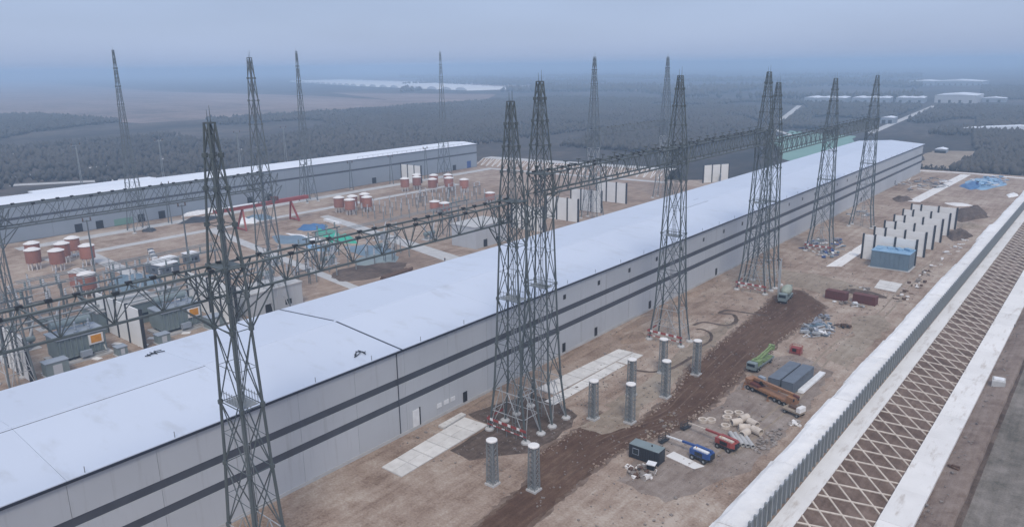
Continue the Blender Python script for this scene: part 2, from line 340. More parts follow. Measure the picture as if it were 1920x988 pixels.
# inner roads and paths of the switchyard
for i, pts in enumerate(([(-342,100),(-342,392),(-349,392),(-349,100)], [(-318,112),(-190,103.5),(-190,108.5),(-318,117.5)], [(-318,166),(-190,146.5),(-190,150),(-318,171)], [(-300,216),(-190,191),(-190,199),(-300,221)],
                         [(-349,392),(-215,404),(-215,409),(-349,397)], [(-318,100),(-313,100),(-313,330),(-318,330)])):
    struct('concrete_road', MB().prism(pts, 0.0, 0.06+.003*i), M['concrete'])
struct('concrete_road', MB().prism([(-84,420),(-78.5,420),(-74.5,540),(-80,540)], 0, 0.06), M['pale_conc'])
struct('concrete_road', MB().prism([(-104,542),(-75,545.5),(-30,536),(-30,539.5),(-75,549),(-104,545.5)], 0, 0.07), M['pale_conc'])
struct('paved_path', MB().prism([(-76.6,266),(-72.2,269),(-72.4,318),(-76,318)], 0, 0.08), M['pale_conc'])
def slab(pts, z, m='pale_conc', n=6, dirty='slab_dirty'):
    o = struct('concrete_slab', MB().prism(pts, 0, z*.6), M['concrete']); r = random.Random(int(abs(pts[0][0]*10)))
    A, B, C_, D = [Vector(p) for p in pts]           # A-B is one long side, D-C the other
    for k in range(n):
        for (u0, u1) in ((0, .5), (.5, 1)):
            g = .006
            f = lambda t, u: (A+(B-A)*t)*(1-u)+(D+(C_-D)*t)*u
            q = [f(k/n+g, u0+g), f((k+1)/n-g, u0+g), f((k+1)/n-g, u1-g), f(k/n+g, u1-g)]
            MB().prism([tuple(v) for v in q], z*.6, z+r.uniform(0,.03)).build('paving_panel', M[dirty], o)
    return o
slab([(-95.9,78),(-97.6,101.9),(-91.5,102.3),(-90.6,78)], .16)
slab([(-98.9,95.5),(-99.2,102.6),(-97.9,102.6),(-97.3,95.5)], .45)
slab([(-94.6,122),(-92.6,154),(-88.6,154.2),(-89.6,122)], .14); slab([(-89.2,118),(-88.6,146),(-85.9,146),(-86.4,118)], .08, 'concrete')
slab([(-56.3,248.3),(-57.2,258.9),(-50.2,258.2),(-49.8,247.4)], .18); slab([(-88.6,146.5),(-88.4,154),(-85.6,154),(-85.8,146.5)], .10)

# ================================================================ MAIN HALL
HX, HY0, HY1 = -121.3, -30.0, 536.0
hall = thing('switchgear_hall', (HX, 0, 0), 'very long grey hall with a white low gabled roof in the foreground', 'hall')
hw = 19.45
MB().box(-hw+.1, HY0+.1, 0, hw-.35, HY1-.1, 17.4).build('wall_core', M['wall'], hall)
for z0, z1 in ((6.45, 7.86), (10.84, 12.23)):
    MB().box(hw-.34, HY0+.1, z0+.02, hw-.12, HY1-.1, z1-.02).build('dark_band', M['band'], hall)
MB().box(hw-.34, HY0+.1, 0, hw+.12, HY1-.1, .62).build('plinth', M['concrete'], hall)
pw = 12.0
pan = {}
for z0, z1 in ((.64, 6.44), (7.87, 10.83), (12.24, 17.45)):
    pm = MB().box(hw-.33, .025, z0, hw, pw-.025, z1).mesh('wall_panel', M['wall'])
    k = HY0
    while k < HY1-2:
        inst('wall_panel', pm, hall, (0, k, 0)); k += pw
MB().box(hw-.33, HY0, 17.47, hw+.45, HY1, 18.02).build('eave_fascia', M['fascia'], hall)
MB().box(-hw-.45, HY0, 17.42, -hw+.3, HY1, 17.9).build('eave_fascia', M['band'], hall)
for sgn in (1, -1):
    y = HY0
    while y < HY1-1:
        y2 = min(HY1, 89.0) if y < 89 <= y+30 else min(HY1, y+30)
        if y == 60: y2 = 88.85
        mb = MB(); e = hw+.5
        a0, a1 = (0.0, 19.55), (sgn*e, 18.06)
        for yy in (y+.02, y2-.02):
            for (x, z) in (a0, a1): mb.v += [(x, yy, z), (x, yy, z-.12)]
        mb.f = [(0,4,6,2),(1,3,7,5),(0,1,5,4),(2,6,7,3),(0,2,3,1),(4,5,7,6)]
        mb.build('roof_sheet', M['roof'], hall)
        y = 89.25 if y2 == 88.85 else y2
MB().box(-.3, HY0, 19.48, .3, HY1, 19.575).build('ridge_cap', M['roof'], hall)
for sgn in (1, -1):
    mb = MB(); e = hw+.52
    for yy in (88.84, 89.26):
        mb.v += [(0, yy, 19.57), (sgn*e, yy, 18.075), (sgn*e, yy, 17.9), (0, yy, 19.4)]
    mb.f = [(0,4,5,1),(3,2,6,7),(0,1,2,3),(4,7,6,5),(1,5,6,2),(0,3,7,4)]
    mb.build('roof_joint', M['fascia'], hall)
for (x, y0, y1) in ((.9,22,60),(.9,236,262),(-5,262,266)):
    zz = 19.55-abs(x)/19.95*1.49+.02
    MB().box(x, y0, zz-.05, x+.09, y1, zz+.02).build('roof_seam', M['fascia'], hall)
vent = MB().box(hw-.02, -.55, 14.3, hw+.06, .55, 15.5).mesh('wall_vent', M['dark'])
vf = MB().box(hw-.01, -.72, 14.15, hw+.035, .72, 14.3).box(hw-.01,-.72,15.5,hw+.035,.72,15.65).box(hw-.01,-.72,14.3,hw+.035,-.55,15.5).box(hw-.01,.55,14.3,hw+.035,.72,15.5).mesh('frame', M['wall'])
for k in range(17):
    v = inst('wall_vent', vent, hall, (0, 143+15.4*k, 0)); inst('frame', vf, v)
dm = MB().box(hw+.02, -.6, .64, hw+.14, .6, 2.9).mesh('door', M['dark'])
for y in (106.6, 142.8, 157.3, 186, 231, 268, 330, 402, 470): inst('door', dm, hall, (0, y, 0))
o = MB().box(hw+.0, 91.5, .63, hw+.1, 93.2, 4.2).build('door', M['white'], hall); MB().box(hw+.05, 93.2, .63, hw+.16, 93.5, 4.4).build('door_edge', M['dark'], o)
for y in (98.2, 100.3, 102.2): 
    o = MB().box(hw, y, 2.2, hw+.12, y+1.3, 3.1).build('wall_plate', M['white'], hall)
pst = MB().bar((hw+.2,0,17.9), (hw+.2,0,19.0), .06).mesh('eave_post', M['zinc_mid'])
for k in range(40): inst('eave_post', pst, hall, (0, 20+12.4*k, 0))
dp = MB().box(hw+.02, 88.0, .7, hw+.1, 88.2, 17.4).build('downpipe', M['band'], hall)
for (x, y, lab) in ((-105.3,81.8,'small dark heap of offcuts lying on the white roof beside the cross joint'),(-136.3,58.4,'small dark heap of offcuts lying at the far edge of the white roof')):
    zz = 19.55-abs(x-HX)/19.95*1.49
    t = thing('offcut_heap', (x, y, zz+.02), lab, 'debris', 'heaps on the roof'); r = random.Random(int(x))
    for k in range(9):
        a = r.uniform(0, 6.3); px, py = r.uniform(-.7,.7), r.uniform(-1.2,1.2)
        MB().bar((px-math.cos(a)*.7, py-math.sin(a)*.7, .08+.05*k*.3), (px+math.cos(a)*.7, py+math.sin(a)*.7, .1+.2*r.random()), .09).build('offcut', M['dark'], t)

# ================================================================ FAR HALL
hb = thing('far_hall', (-372.5, 0, 0), 'pale grey long hall with white roof on the far side of the switchyard', 'hall')
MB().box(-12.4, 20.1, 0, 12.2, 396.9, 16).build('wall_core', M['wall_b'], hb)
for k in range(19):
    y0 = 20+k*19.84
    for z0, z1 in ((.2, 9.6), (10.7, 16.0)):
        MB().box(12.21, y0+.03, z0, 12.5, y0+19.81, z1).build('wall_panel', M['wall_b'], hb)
MB().box(12.205, 20, 9.62, 12.38, 397, 10.68).build('dark_band', M['band'], hb)
MB().box(12.2, 20, 16.02, 12.85, 397.2, 16.4).build('eave_fascia', M['band'], hb)
for sgn in (1, -1):
    for k in range(13):
        y0, y1 = 20+k*29, 20+(k+1)*29-.04
        mb = MB()
        for yy in (y0, y1):
            for (x, z) in ((0, 17.4), (sgn*12.9, 16.45)): mb.v += [(x, yy, z), (x, yy, z-.1)]
        mb.f = [(0,4,6,2),(1,3,7,5),(0,1,5,4),(2,6,7,3),(0,2,3,1),(4,5,7,6)]
        mb.build('roof_sheet', M['roof_b'], hb)
MB().box(12.4, 386.5, .2, 12.6, 390.5, 5.0).build('door', M['bluepaint'], hb)
rail = MB()
for k in range(24): rail.bar((12.4, 290+k*4, 16.4), (12.4, 290+k*4, 17.8), .08)
rail.bar((12.4,290,17.8),(12.4,386,17.8),.08); rail.build('roof_railing', M['zinc_mid'], hb)
for y in (128, 137, 156, 166, 214, 226, 300, 372): MB().box(12.45, y, .2, 12.62, y+3.2, 3.8).build('door', M['dark'], hb)
MB().box(12.45, 145, .2, 12.62, 154, 3.2).build('gate_panel', M['net'], hb)
an = thing('annex_building', (-395, 160, 0), 'low annex with a snow-white flat roof behind the far hall', 'building')
MB().box(-14, -32, 0, 8, 26, 13.5).build('wall', M['wall_b'], an); MB().box(-14.5, -32.5, 13.5, 8.5, 26.5, 14.2).build('roof', M['roof_b'], an)

# ================================================================ PERIMETER ON THE RIGHT
bank = thing('covered_bank', (-38.8, 0, 0), 'white sheet-covered bank running along the inside of the slatted fence', 'bank')
y = 60.0; k = 0
while y < 506:
    L = rnd.uniform(11, 26); off = rnd.uniform(-.35, .3); hgt = rnd.uniform(-.15, .15)
    if abs(y-345) < 12: off = -.7
    prof = [(-2.7+off, 0), (-2.45+off, .75+hgt), (-1.6+off, 1.15+hgt), (.2, 1.3+hgt), (2.3, 1.2+hgt), (2.7, 0)]
    mb = MB(); n = len(prof); seg = max(2, int(L/2.2))
    for i in range(seg+1):
        yy = y+(L-.05)*i/seg
        for (x, z) in prof: mb.v.append((x+rnd.uniform(-.07,.07), yy, max(0, z+rnd.uniform(-.09,.09)) if z else 0))
    for i in range(seg):
        for q in range(n-1): mb.f.append((i*n+q, (i+1)*n+q, (i+1)*n+q+1, i*n+q+1))
    mb.f.append(tuple(range(n))); mb.f.append(tuple(seg*n+q for q in reversed(range(n))))
    mb.build('cover_sheet', M['white_cover'], bank); y += L
fence = thing('slatted_fence', (-35.2, 0, 0), 'grey slatted metal fence between the white bank and the concrete strip', 'fence')
pm = MB().box(-.15, -.22, 0, .34, .22, 4.25).mesh('fence_post', M['zinc_mid'])
fm = MB().box(-.05, .23, .1, .0, 1.87, 3.75)
for i in range(3): fm.box(.0, .42+i*.48, .12, .07, .62+i*.48, 3.7)
fm = fm.mesh('fence_panel', M['fence'])
for i in range(205):
    yy = 78+2.1*i
    inst('fence_post', pm, fence, (0, yy, 0)); inst('fence_panel', fm, fence, (0, yy, 0))
struct('concrete_strip', MB().box(-34.75, 60, 0, -31.6, 508, .14), M['pale_conc'])
SXA, SXB, SZA, SZB = -31.62, -22.7, .02, -2.85
mb = MB(); mb.v = [(SXA,60,SZA),(SXB,60,SZB),(SXB,508,SZB),(SXA,508,SZA)]; mb.f = [(0,1,2,3)]
struct('slope_earth', mb, earth('dark_slope_soil', [(.09,.06,.047),(.125,.087,.07),(.16,.115,.093),(.21,.155,.13)], .07, .5, .5))
lat = thing('slope_lattice', (SXA, 0, 0), 'diamond lattice of thin pale concrete beams over the earth slope', 'slope grid')
SW = SXB-SXA; SL = 7.4
def lat_mesh(s_, dz):
    mb = MB(); d = Vector((SW, s_*SL, SZB-SZA)).normalized(); n_ = Vector((-(SZB-SZA), 0, SW)).normalized(); sd_ = d.cross(n_)*.165
    a, b = Vector((0, -s_*SL/2, SZA)), Vector((SW, s_*SL/2, SZB))
    for p_ in (a, b):
        for (e, h) in ((-1,.0),(1,.0),(1,.16+dz),(-1,.16+dz)): mb.v.append(tuple(p_+sd_*e+n_*h))
    mb.f = [(0,1,2,3),(4,7,6,5),(0,4,5,1),(1,5,6,2),(2,6,7,3),(3,7,4,0)]
    return mb.mesh('lattice_beam', M['lattice'])
la, lb = lat_mesh(1, 0), lat_mesh(-1, .005)
for i in range(90):
    yy = 66.5+4.95*i
    inst('lattice_beam', la, lat, (0, yy, 0)); inst('lattice_beam', lb, lat, (0, yy, 0))
bw = thing('boundary_kerb', (-20.0, 0, ZP), 'broad white concrete kerb wall beside the diamond lattice', 'kerb wall')
for i in range(38):
    MB().box(-2.6, 60+12*i+.02, -.2, 2.35, 60+12*i+11.98, .8+rnd.uniform(-.02,.02)).build('kerb_block', M['pale_conc'], bw)
vb = MB(); rr = random.Random(5); N = 150; ex = -12.8
for i in range(N+1):
    yy = 60+480*i/N; ex += rr.uniform(-.12,.12)+(-12.8-ex)*.1
    vb.v += [(-17.7, yy, ZP+.1), (-15.6, yy, ZP+.5+rr.uniform(-.08,.08)), (ex-.4, yy, ZP+1.0+rr.uniform(-.1,.1)), (ex, yy, ZP+.85), (ex+.25, yy, ZP-.25)]
for i in range(N):
    for q in range(4): vb.f.append((i*5+q, i*5+q+1, i*5+6+q, i*5+5+q))
struct('earth_verge', vb, earth('verge_soil', [(.13,.095,.08),(.19,.145,.122),(.225,.178,.153),(.27,.22,.195)], .07, .4, .6), True)
struct('roadside_ditch', MB().poly([(-13.6,60),(-11.7,60),(-11.9,200),(-11.6,400),(-11.8,540),(-13.6,540)], ZP+.06), M['mound'])
struct('outer_ground', MB().poly([(-17,40),(200,40),(200,560),(-17,560)], ZP+.03), earth('outer_soil', [(.10,.092,.078),(.15,.135,.118),(.19,.17,.152),(.24,.215,.195)], .05, .3, .5))
t = thing('concrete_block', (-15.2, 193, ZP+.4), 'grey block with a white lid on the verge right of the kerb wall', 'block')
MB().cbox(0, 0, 0, 2.6, 3.2, 1.5, .1).build('body', M['concrete'], t); MB().cbox(0, 0, 1.5, 2.0, 1.8, .3, .1).build('lid', M['white'], t)
t = thing('timber_scrap', (-16.2, 146, ZP+.35), 'short dark scrap of timber lying on the earth verge', 'debris')
MB().cbox(0,0,0,2.2,.5,.35,-.5).build('plank', M['brown'], t); MB().cbox(.3,.2,.36,1.4,.4,.25,-.1).build('plank', M['brown'], t)
# far embankment with trapezoid frames at the left end of the yard
em = thing('framed_embankment', (0, 0, 0), 'low embankment with white trapezoid frames at the far edge of the yard', 'embankment')
P0, P1 = Vector((-366, 402)), Vector((-221, 418)); dv = (P1-P0).normalized(); nv = Vector((-dv.y, dv.x)); Ln = (P1-P0).length
mb = MB()
for (d_, z) in ((0, .02), (9, 4.2), (20, 4.2), (34, ZP)):
    for p in (P0, P1): q = p+nv*d_; mb.v.append((q.x, q.y, z))
mb.f = [(0,1,3,2),(2,3,5,4),(4,5,7,6)]
mb.build('slope', M['soil'], em)
for i in range(30):
    s0 = i*Ln/30; mb = MB()
    for (a, b) in ((0, .18), (.9, .72)):
        p = P0+dv*(s0+a*Ln/30)+nv*.2; q = P0+dv*(s0+b*Ln/30)+nv*8.8
        mb.bar((p.x,p.y,.15),(q.x,q.y,4.3),.22)
    mb.build('slope_frame', M['white'], em)
p, q, p2, q2 = P0+nv*9.2, P1+nv*9.2, P1+nv*19.5, P0+nv*19.5
MB().prism([tuple(p),tuple(q),tuple(p2),tuple(q2)], 4.22, 4.4).build('crest_road', M['concrete'], em)

# clods along the dirt road, loose stones in the yard: nobody could count them
def scatter(name, pts, smin, smax, m, label, seed):
    r = random.Random(seed); mb = MB()
    for (x, y) in pts:
        s_ = r.uniform(smin, smax)*(1.8 if r.random() < .06 else 1)
        mb.cbox(x, y, -.03, s_*r.uniform(.6,1.4), s_*r.uniform(.6,1.4), s_*r.uniform(.35,.75)+.03, r.uniform(0,3))
        b = len(mb.v)-4
        for k in range(4):
            v = mb.v[b+k]; mb.v[b+k] = (v[0]+r.uniform(-.2,.2)*s_, v[1]+r.uniform(-.2,.2)*s_, v[2]+r.uniform(-.15,.1)*s_)
    return tag(mb.build(name, m), label, 'stones', None, 'stuff')
r = random.Random(77)
edge = [(-76.6,99.5),(-75.9,113.6),(-67.9,120.1),(-68.7,137.4),(-72.7,153),(-73.7,170.6),(-75.1,192.6),(-76.7,212.4)], [(-65.6,100.9),(-64.6,114.1),(-60.7,128.3),(-60.5,137.8),(-62.3,161.8),(-62.1,171.2),(-62.8,183.7),(-62.4,198.4),(-61,211.9)]
cl_pts = []
for E_ in edge:
    for a, b in zip(E_, E_[1:]):
        for k in range(45): t_ = r.random(); cl_pts.append((a[0]+(b[0]-a[0])*t_+r.gauss(0,.55), a[1]+(b[1]-a[1])*t_+r.gauss(0,.4)))
scatter('soil_clods', cl_pts, .08, .34, M['soil'], 'pale crumbs of soil along both edges of the dark road', 5)
scatter('loose_stones', [(r.uniform(-100,-43), 85+abs(r.gauss(0,130))) for _ in range(2600)], .08, .3, M['stone'], 'loose stones scattered over the bare yard', 6)
scatter('loose_stones', [(r.uniform(-17.5,-13.2), r.uniform(80,330)) for _ in range(260)], .1, .35, M['stone'], 'loose stones on the earth verge at the right', 7).location.z = ZP+.55
# ================================================================ LATTICE TOWERS
def interp(prof, z):
    for (z0, a0, b0), (z1, a1, b1) in zip(prof, prof[1:]):
        if z <= z1+1e-6:
            t = (z-z0)/(z1-z0); return a0+(a1-a0)*t, b0+(b1-b0)*t
    return prof[-1][1:]
def make_tower(name, loc, label, group, prof, zs, lr, br, m, zb=None, zt=None, plat=None, portal=True, rods=2, light=None, ladder=True):
    t = thing(name, loc, label, 'tower', group)
    def C(z, sx, sy):
        a, b = interp(prof, z); return Vector((sx*a, sy*b, z))
    sg = ((-1,-1),(1,-1),(1,1),(-1,1))
    for (sx, sy) in sg:
        mb = MB(); pts = [C(p[0], sx, sy) for p in prof]
        for i, (a, b) in enumerate(zip(pts, pts[1:])):
            k = 1-.45*prof[i][0]/prof[-1][0]; k2 = 1-.45*prof[i+1][0]/prof[-1][0]
            mb.bar(a, b, lr*k, 6, lr*k2)
        for z in zs[1:-1]:                                    # flange joints
            c = C(z, sx, sy); mb.bar(c-Vector((0,0,.28)), c+Vector((0,0,.28)), lr*1.45, 6)
        mb.build('leg', m, t)
        c = C(0, sx, sy); MB().lathe([(.95,-.02),(.95,.3),(.6,.55)], c.x, c.y, 8).build('footing', M['concrete'], t)
    z9 = zs[1]
    for i, (z0, z1) in enumerate(zip(zs, zs[1:])):
        mb = MB(); k = br*(1-.4*z0/zs[-1])
        for q in range(4):
            s0, s1 = sg[q], sg[(q+1) % 4]
            a0, a1, b0, b1 = C(z0,*s0), C(z1,*s0), C(z0,*s1), C(z1,*s1)
            mb.bar(a1, b1, k*.8)
            if i == 0 and portal:
                mid = (a1+b1)/2; h = C(z1*.5,*s0); h2 = C(z1*.5,*s1)
                mb.bar(a0, mid, k*.85); mb.bar(b0, mid, k*.85); mb.bar(h, h2, k*.8)
            else:
                mb.bar(a0, b1, k); mb.bar(b0, a1, k)
                if z1-z0 > 8:
                    c_ = (a0+b1+b0+a1)/4; m0, m1 = (a0+a1)/2, (b0+b1)/2
                    mb.bar(m0, m1, k*.5)
        mb.build('bracing', M['zinc'] if (i == 0 and portal) else (light if light and 19 < z0 < 33 else m), t)
    if zb:
        for sy in (-1, 1):
            mb = MB()
            for sx in (-1, 1):
                c = C(zb-4.5, sx, sy)
                mb.bar(c, (0, sy*6.5, zb), br*1.1); mb.bar(c, (sx*1.55, sy*4.5, zt), br*.9); mb.bar(C(zb, sx, sy), (sx*1.55, sy*4.5, zt), br*.9)
                mb.bar(C(zt, sx, sy), (0, sy*5.2, zb), br*.9)
            mb.build('knee_brace', m, t)
        hp = MB(); a, b = interp(prof, zt)
        hp.box(-a-.3, -b-.3, zt-.1, a+.3, b+.3, zt+.05); hp.build('head_plate', m, t)
    if ladder:
        lm = MB(); top = zs[-1]-1.5
        for (dx, dy) in ((-.4,0),(.4,0),(-.4,.8),(.4,.8)): lm.bar((dx,dy-.3,.2),(dx*.4,dy*.4-.1,top), .055)
        for k in range(int(top/1.2)):
            z = .8+k*1.2; f = 1-.6*z/top
            lm.bar((-.4*f,-.3*f,z),(.4*f,-.3*f,z), .04)
            if k % 2: lm.bar((-.4*f,.5*f,z),(.4*f,.5*f,z), .04)
        lm.build('ladder', M['zinc_mid'], t)
    if plat:
        a, b = interp(prof, plat); pb = MB()
        pb.box(-a*.8, -b*.8, plat, a*.8, b*.8, plat+.1)
        po = pb.build('platform', M['zinc_mid'], t)
        for yy in (-b*.8, b*.8):
            rl = MB()
            for i in range(7):
                x = -a*.8+a*1.6*i/6; rl.bar((x,yy,plat+.1),(x,yy,plat+1.6), .045)
            rl.bar((-a*.8,yy,plat+1.3),(a*.8,yy,plat+1.3), .05); rl.build('railing', M['zinc_mid'], po)
    a, b = interp(prof, zs[-1])
    MB().box(-a-.1,-b-.1,zs[-1]-.15,a+.1,b+.1,zs[-1]).build('cap_plate', m, t)
    for k in range(rods):
        MB().bar((a*(k*2-1)*.7,0,zs[-1]),(a*(k*2-1)*.7,0,zs[-1]+1.5+.5*k), .05, 4, .02).build('lightning_rod', m, t)
    return t
RA = -85.5
def profA(dz):
    return [(0,4.6,2.4),(9,3.4,2.1),(20,2.9,1.65),(38+dz,2.1,1.35),(46+dz,2.0,1.25),(63.9+dz*.8,.5,.42)]
zA = lambda d: [0,9,18.5,27.5+d*.3,38+d,42.3+d,46.2+d,51.5+d,56+d,60+d,63.9+d*.8]
GA = 'towers of the near gantry row'
lowT = make_tower('gantry_tower', (RA, 46.9, 0), 'nearest dark lattice gantry tower rising before the white roof at left', GA, profA(0), zA(0), .24, .10, M['steel'], 42.3, 46.2, 27.5)
highT = make_tower('gantry_tower', (RA, 112.0, 0), 'taller right tower of the close pair at the middle of the hall', GA, profA(4), zA(4), .24, .10, M['steel'], 46.3, 50.2, 28)
YA = {'T0': -9.5, 'T2': 103.5, 'T6': 231.4, 'T7': 287.0, 'T8': 342.4}
clone(lowT, (RA, YA['T2'], 0), 'shorter left tower of the close pair at the middle of the hall')
clone(lowT, (RA, YA['T0'], 0), 'gantry tower outside the left end of the near gantry row')
clone(highT, (RA, 167.2, 0), 'single lattice tower right of the middle pair with tape at its feet')
clone(highT, (RA, 223.2, 0), 'taller left tower of the second close pair beside the drum truck')
clone(lowT, (RA, YA['T6'], 0), 'shorter right tower of the second close pair beside the drum truck')
clone(lowT, (RA, YA['T7'], 0), 'second tower from the far end of the near gantry row')
clone(lowT, (RA, YA['T8'], 0), 'last lattice tower at the far end of the near gantry row')
# second row behind the main hall
RB = -190.0
profB = [(0,4.6,2.8),(9,3.5,2.3),(36,2.3,1.6),(41,2.2,1.5),(73,.45,.4)]
zB = [0,9,20,33,37,41,48,55,61.5,67.5,73]
GB = 'towers of the gantry row behind the main hall'
tB = make_tower('gantry_tower', (RB, 118, 0), 'tall slim gantry tower behind the main hall at the end of the left beam', GB, profB, zB, .23, .10, M['steel_b'], 37, 41, None)
clone(tB, (RB, 50, 0), 'gantry tower behind the main hall cut by the left picture edge')
tB2 = make_tower('gantry_tower', (RB, 289, 0), 'tall tower with a pale lattice waist beyond the roof, left of two', GB, profB, zB, .22, .10, M['steel_b'], 37, 41, None, light=M['zinc'])
clone(tB2, (RB, 357, 0), 'tall tower with a pale lattice waist beyond the roof, right of two')
profC = [(0,3.6,3.6),(12,2.6,2.6),(40,1.3,1.3),(78.5,.3,.3)]
zC = [0,12,22,31,40,48,56,63.5,71,78.5]
GC = 'slender masts before the far hall'
mC = make_tower('lightning_mast', (-340, 238.5, 0), 'slender tapering mast before the far hall, the middle one of three', GC, profC, zC, .2, .09, M['steel_b'], portal=False, rods=1, ladder=False)
clone(mC, (-340, 343.5, 0), 'slender tapering mast before the right end of the far hall')
clone(mC, (-340, 147, 0), 'slender tapering mast at the left before the far hall')

# ---------------------------------------------------------------- gantry beams
def gantry_beam(x, y0, y1, zt, zb, w_, label, group, m, stubs=False, n=10, two=False):
    t = thing('gantry_beam', (x, y0, zb), label, 'gantry beam', group)
    L, H = y1-y0, zt-zb; st = L/n
    for sx in (-1, 1): MB().bar((sx*w_/2,0,H),(sx*w_/2,L,H), .17, 6).build('top_chord', m, t)
    if two:
        for sx in (-1, 1): MB().bar((sx*w_/2,0,0),(sx*w_/2,L,0), .2, 6).build('bottom_chord', m, t)
    else: MB().bar((0,0,0),(0,L,0), .18, 6).build('bottom_chord', m, t)
    for i in range(n):
        mb = MB(); a, b = i*st, (i+1)*st; mid = (a+b)/2
        for sx in (-1, 1):
            bx = sx*w_/2 if two else 0
            mb.bar((sx*w_/2,a,H),(bx,mid,0), .07); mb.bar((sx*w_/2,b,H),(bx,mid,0), .07)
            mb.bar((sx*w_/2,mid,H),(bx,mid,0), .07)
        if two:
            for sx in (-1,1): mb.bar((sx*w_/2,a,0),(sx*w_/2,mid,H), .08)
        mb.build('web', m, t)
    sm = MB().bar((-w_/2,0,H),(w_/2,0,H), .11).mesh('cross_strut', m)
    pmh = MB().cbox(-w_/2,0,H-.1,.42,.7,.42).mesh('node_plate', M['post'])
    stm = MB().bar((-w_/2,0,H),(-w_/2,0,H+1.1), .12).bar((-w_/2-.5,0,H+1.1),(-w_/2+.5,0,H+1.1), .14).mesh('bracket', m)
    for i in range(n+1):
        inst('cross_strut', sm, t, (0, i*st, 0)); inst('node_plate', pmh, t, (0, i*st, 0))
        if i < n: inst('node_plate', pmh, t, (w_ if i % 2 else 0, (i+.5)*st, 0))
        if stubs and i < n:
            inst('bracket', stm, t, (0, (i+.25)*st, 0)); inst('bracket', stm, t, (w_, (i+.75)*st, 0))
    return t
GBM = 'beams of the near gantry row'
gantry_beam(RA, -9.5, 46.9, 46.2, 42.4, 3.1, 'lattice beam leaving the nearest tower towards the left picture edge', GBM, M['steel'])
gantry_beam(RA, 46.9, 103.5, 46.2, 42.4, 3.1, 'lattice beam from the nearest tower to the middle pair of towers', GBM, M['steel'])
gantry_beam(RA, 112, 167.2, 50.2, 46.3, 3.1, 'higher lattice beam from the middle pair to the single tower', GBM, M['steel'], True, 12, True)
gantry_beam(RA, 167.2, 223.2, 50.2, 46.3, 3.1, 'higher lattice beam from the single tower to the second pair', GBM, M['steel'], True, 12, True)
gantry_beam(RA, 231.4, 287, 46.2, 42.4, 3.1, 'lattice beam leaving the second pair towards the far end', GBM, M['steel'], True, 12, True)
gantry_beam(RA, 287, 342.4, 46.2, 42.4, 3.1, 'last lattice beam at the far end of the near gantry row', GBM, M['steel'], True, 12, True)
GBB = 'beams of the gantry row behind the main hall'
gantry_beam(RB, 2, 50, 41.4, 36.8, 3.0, 'lattice beam behind the main hall left of the edge tower', GBB, M['steel_b'], False, 8, True)
gantry_beam(RB, 50, 118, 41.4, 36.8, 3.0, 'lattice beam before the far hall joining the left edge and the slim tower', GBB, M['steel_b'], False, 11, True)
gantry_beam(RB, 289, 357, 41.4, 38.4, 2.4, 'thin far beam between the two towers with pale waists', GBB, M['steel_b'], False, 10)

# safety tape round the tower feet
def tape(y, label):
    t = thing('safety_barrier', (RA, y, 0), label, 'barrier', 'barriers at tower feet')
    for (z, x0, x1) in ((2.3,-4.9,4.9),(1.3,-4.9,4.9)):
        n = 13
        for i in range(n):
            a, b = x0+(x1-x0)*i/n, x0+(x1-x0)*(i+1)/n; red = (i+int(z)) % 3
            MB().box(a, -2.75, z, b, -2.68, z+(.55 if z > 2 else .22)).build('red_strip' if red else 'white_strip', M['red' if red else 'white'], t)
    MB().box(-5.0,-2.72,2.3,-4.92,2.5,2.75).build('red_strip', M['red'], t)
    for x in (-4.9,-2.4,0,2.4,4.9): MB().bar((x,-2.6,0),(x,-2.6,3.1), .06).build('stake', M['zinc_mid'], t)
tape(103.5, 'red and white warning strips at the feet of the middle pair of towers')
tape(167.2, 'red and white warning strips at the feet of the single tower')
tape(223.2, 'red and white warning strips at the feet of the second tower pair')
tape(287.0, 'faded warning strips at the second tower from the far end')

# ================================================================ FIRE WALLS
def firewall(loc, label, xs, h, group, pan='panel', rz=0.0):
    t = thing('fire_wall', loc, label, 'fire wall', group, rz)
    for x in xs: MB().box(x-.32, -.36, 0, x+.32, .36, h+.35).build('column', M['post'], t)
    for a, b in zip(xs, xs[1:]):
        n = max(1, round((h)/2.4)); ph = h/n
        for k in range(n): MB().box(a+.33, -.16, .05+k*ph, b-.33, .16, (k+1)*ph).build('wall_slab', M[pan], t)
    return t
fx = (-8.75, -4.9, 1.8, 8.75)
yfw = (285.0, 299.6, 314.2, 328.9, 343.6, 358.6)
lab = ('nearest white fire wall behind the blue-grey enclosure', 'second white fire wall from the blue-grey enclosure', 'third white fire wall from the blue-grey enclosure', 'fourth white fire wall from the blue-grey enclosure', 'fifth white fire wall from the blue-grey enclosure', 'farthest white fire wall beside the dark pit')
f0 = firewall((-61.2, yfw[0], 0), lab[0], fx, 9.1, 'white fire walls in the right yard')
for k in range(1, 6): clone(f0, (-61.2, yfw[k], 0), lab[k])
t = thing('equipment_enclosure', (-58.4, 279.2, 0), 'blue-grey sheet metal enclosure in front of the nearest fire wall', 'enclosure')
MB().box(-6.0, -4.3, .25, 6.0, 4.2, 5.9).build('body', M['encl'], t)
for k in range(8): MB().box(-6.0+1.5*k+.03, -4.42, .3, -6.0+1.5*k+1.47, -4.31, 5.85).build('side_panel', M['encl'], t)
for k in range(6): MB().box(6.01, -4.3+1.42*k+.03, .3, 6.1, -4.3+1.42*k+1.39, 5.85).build('side_panel', M['encl'], t)
MB().box(-6.2, -4.6, 5.9, 6.25, 4.3, 6.1).build('roof', M['skyblue'], t)
for k in range(4):
    MB().cbox(-4.5+3*k, rnd.uniform(-2,2), 6.1, 1.6, 3.0, .25+.15*k, .3*k).build('roof_cover', M['skyblue'], t)
MB().box(-6.6,-5,0,6.6,4.5,.24).build('plinth', M['concrete'], t)
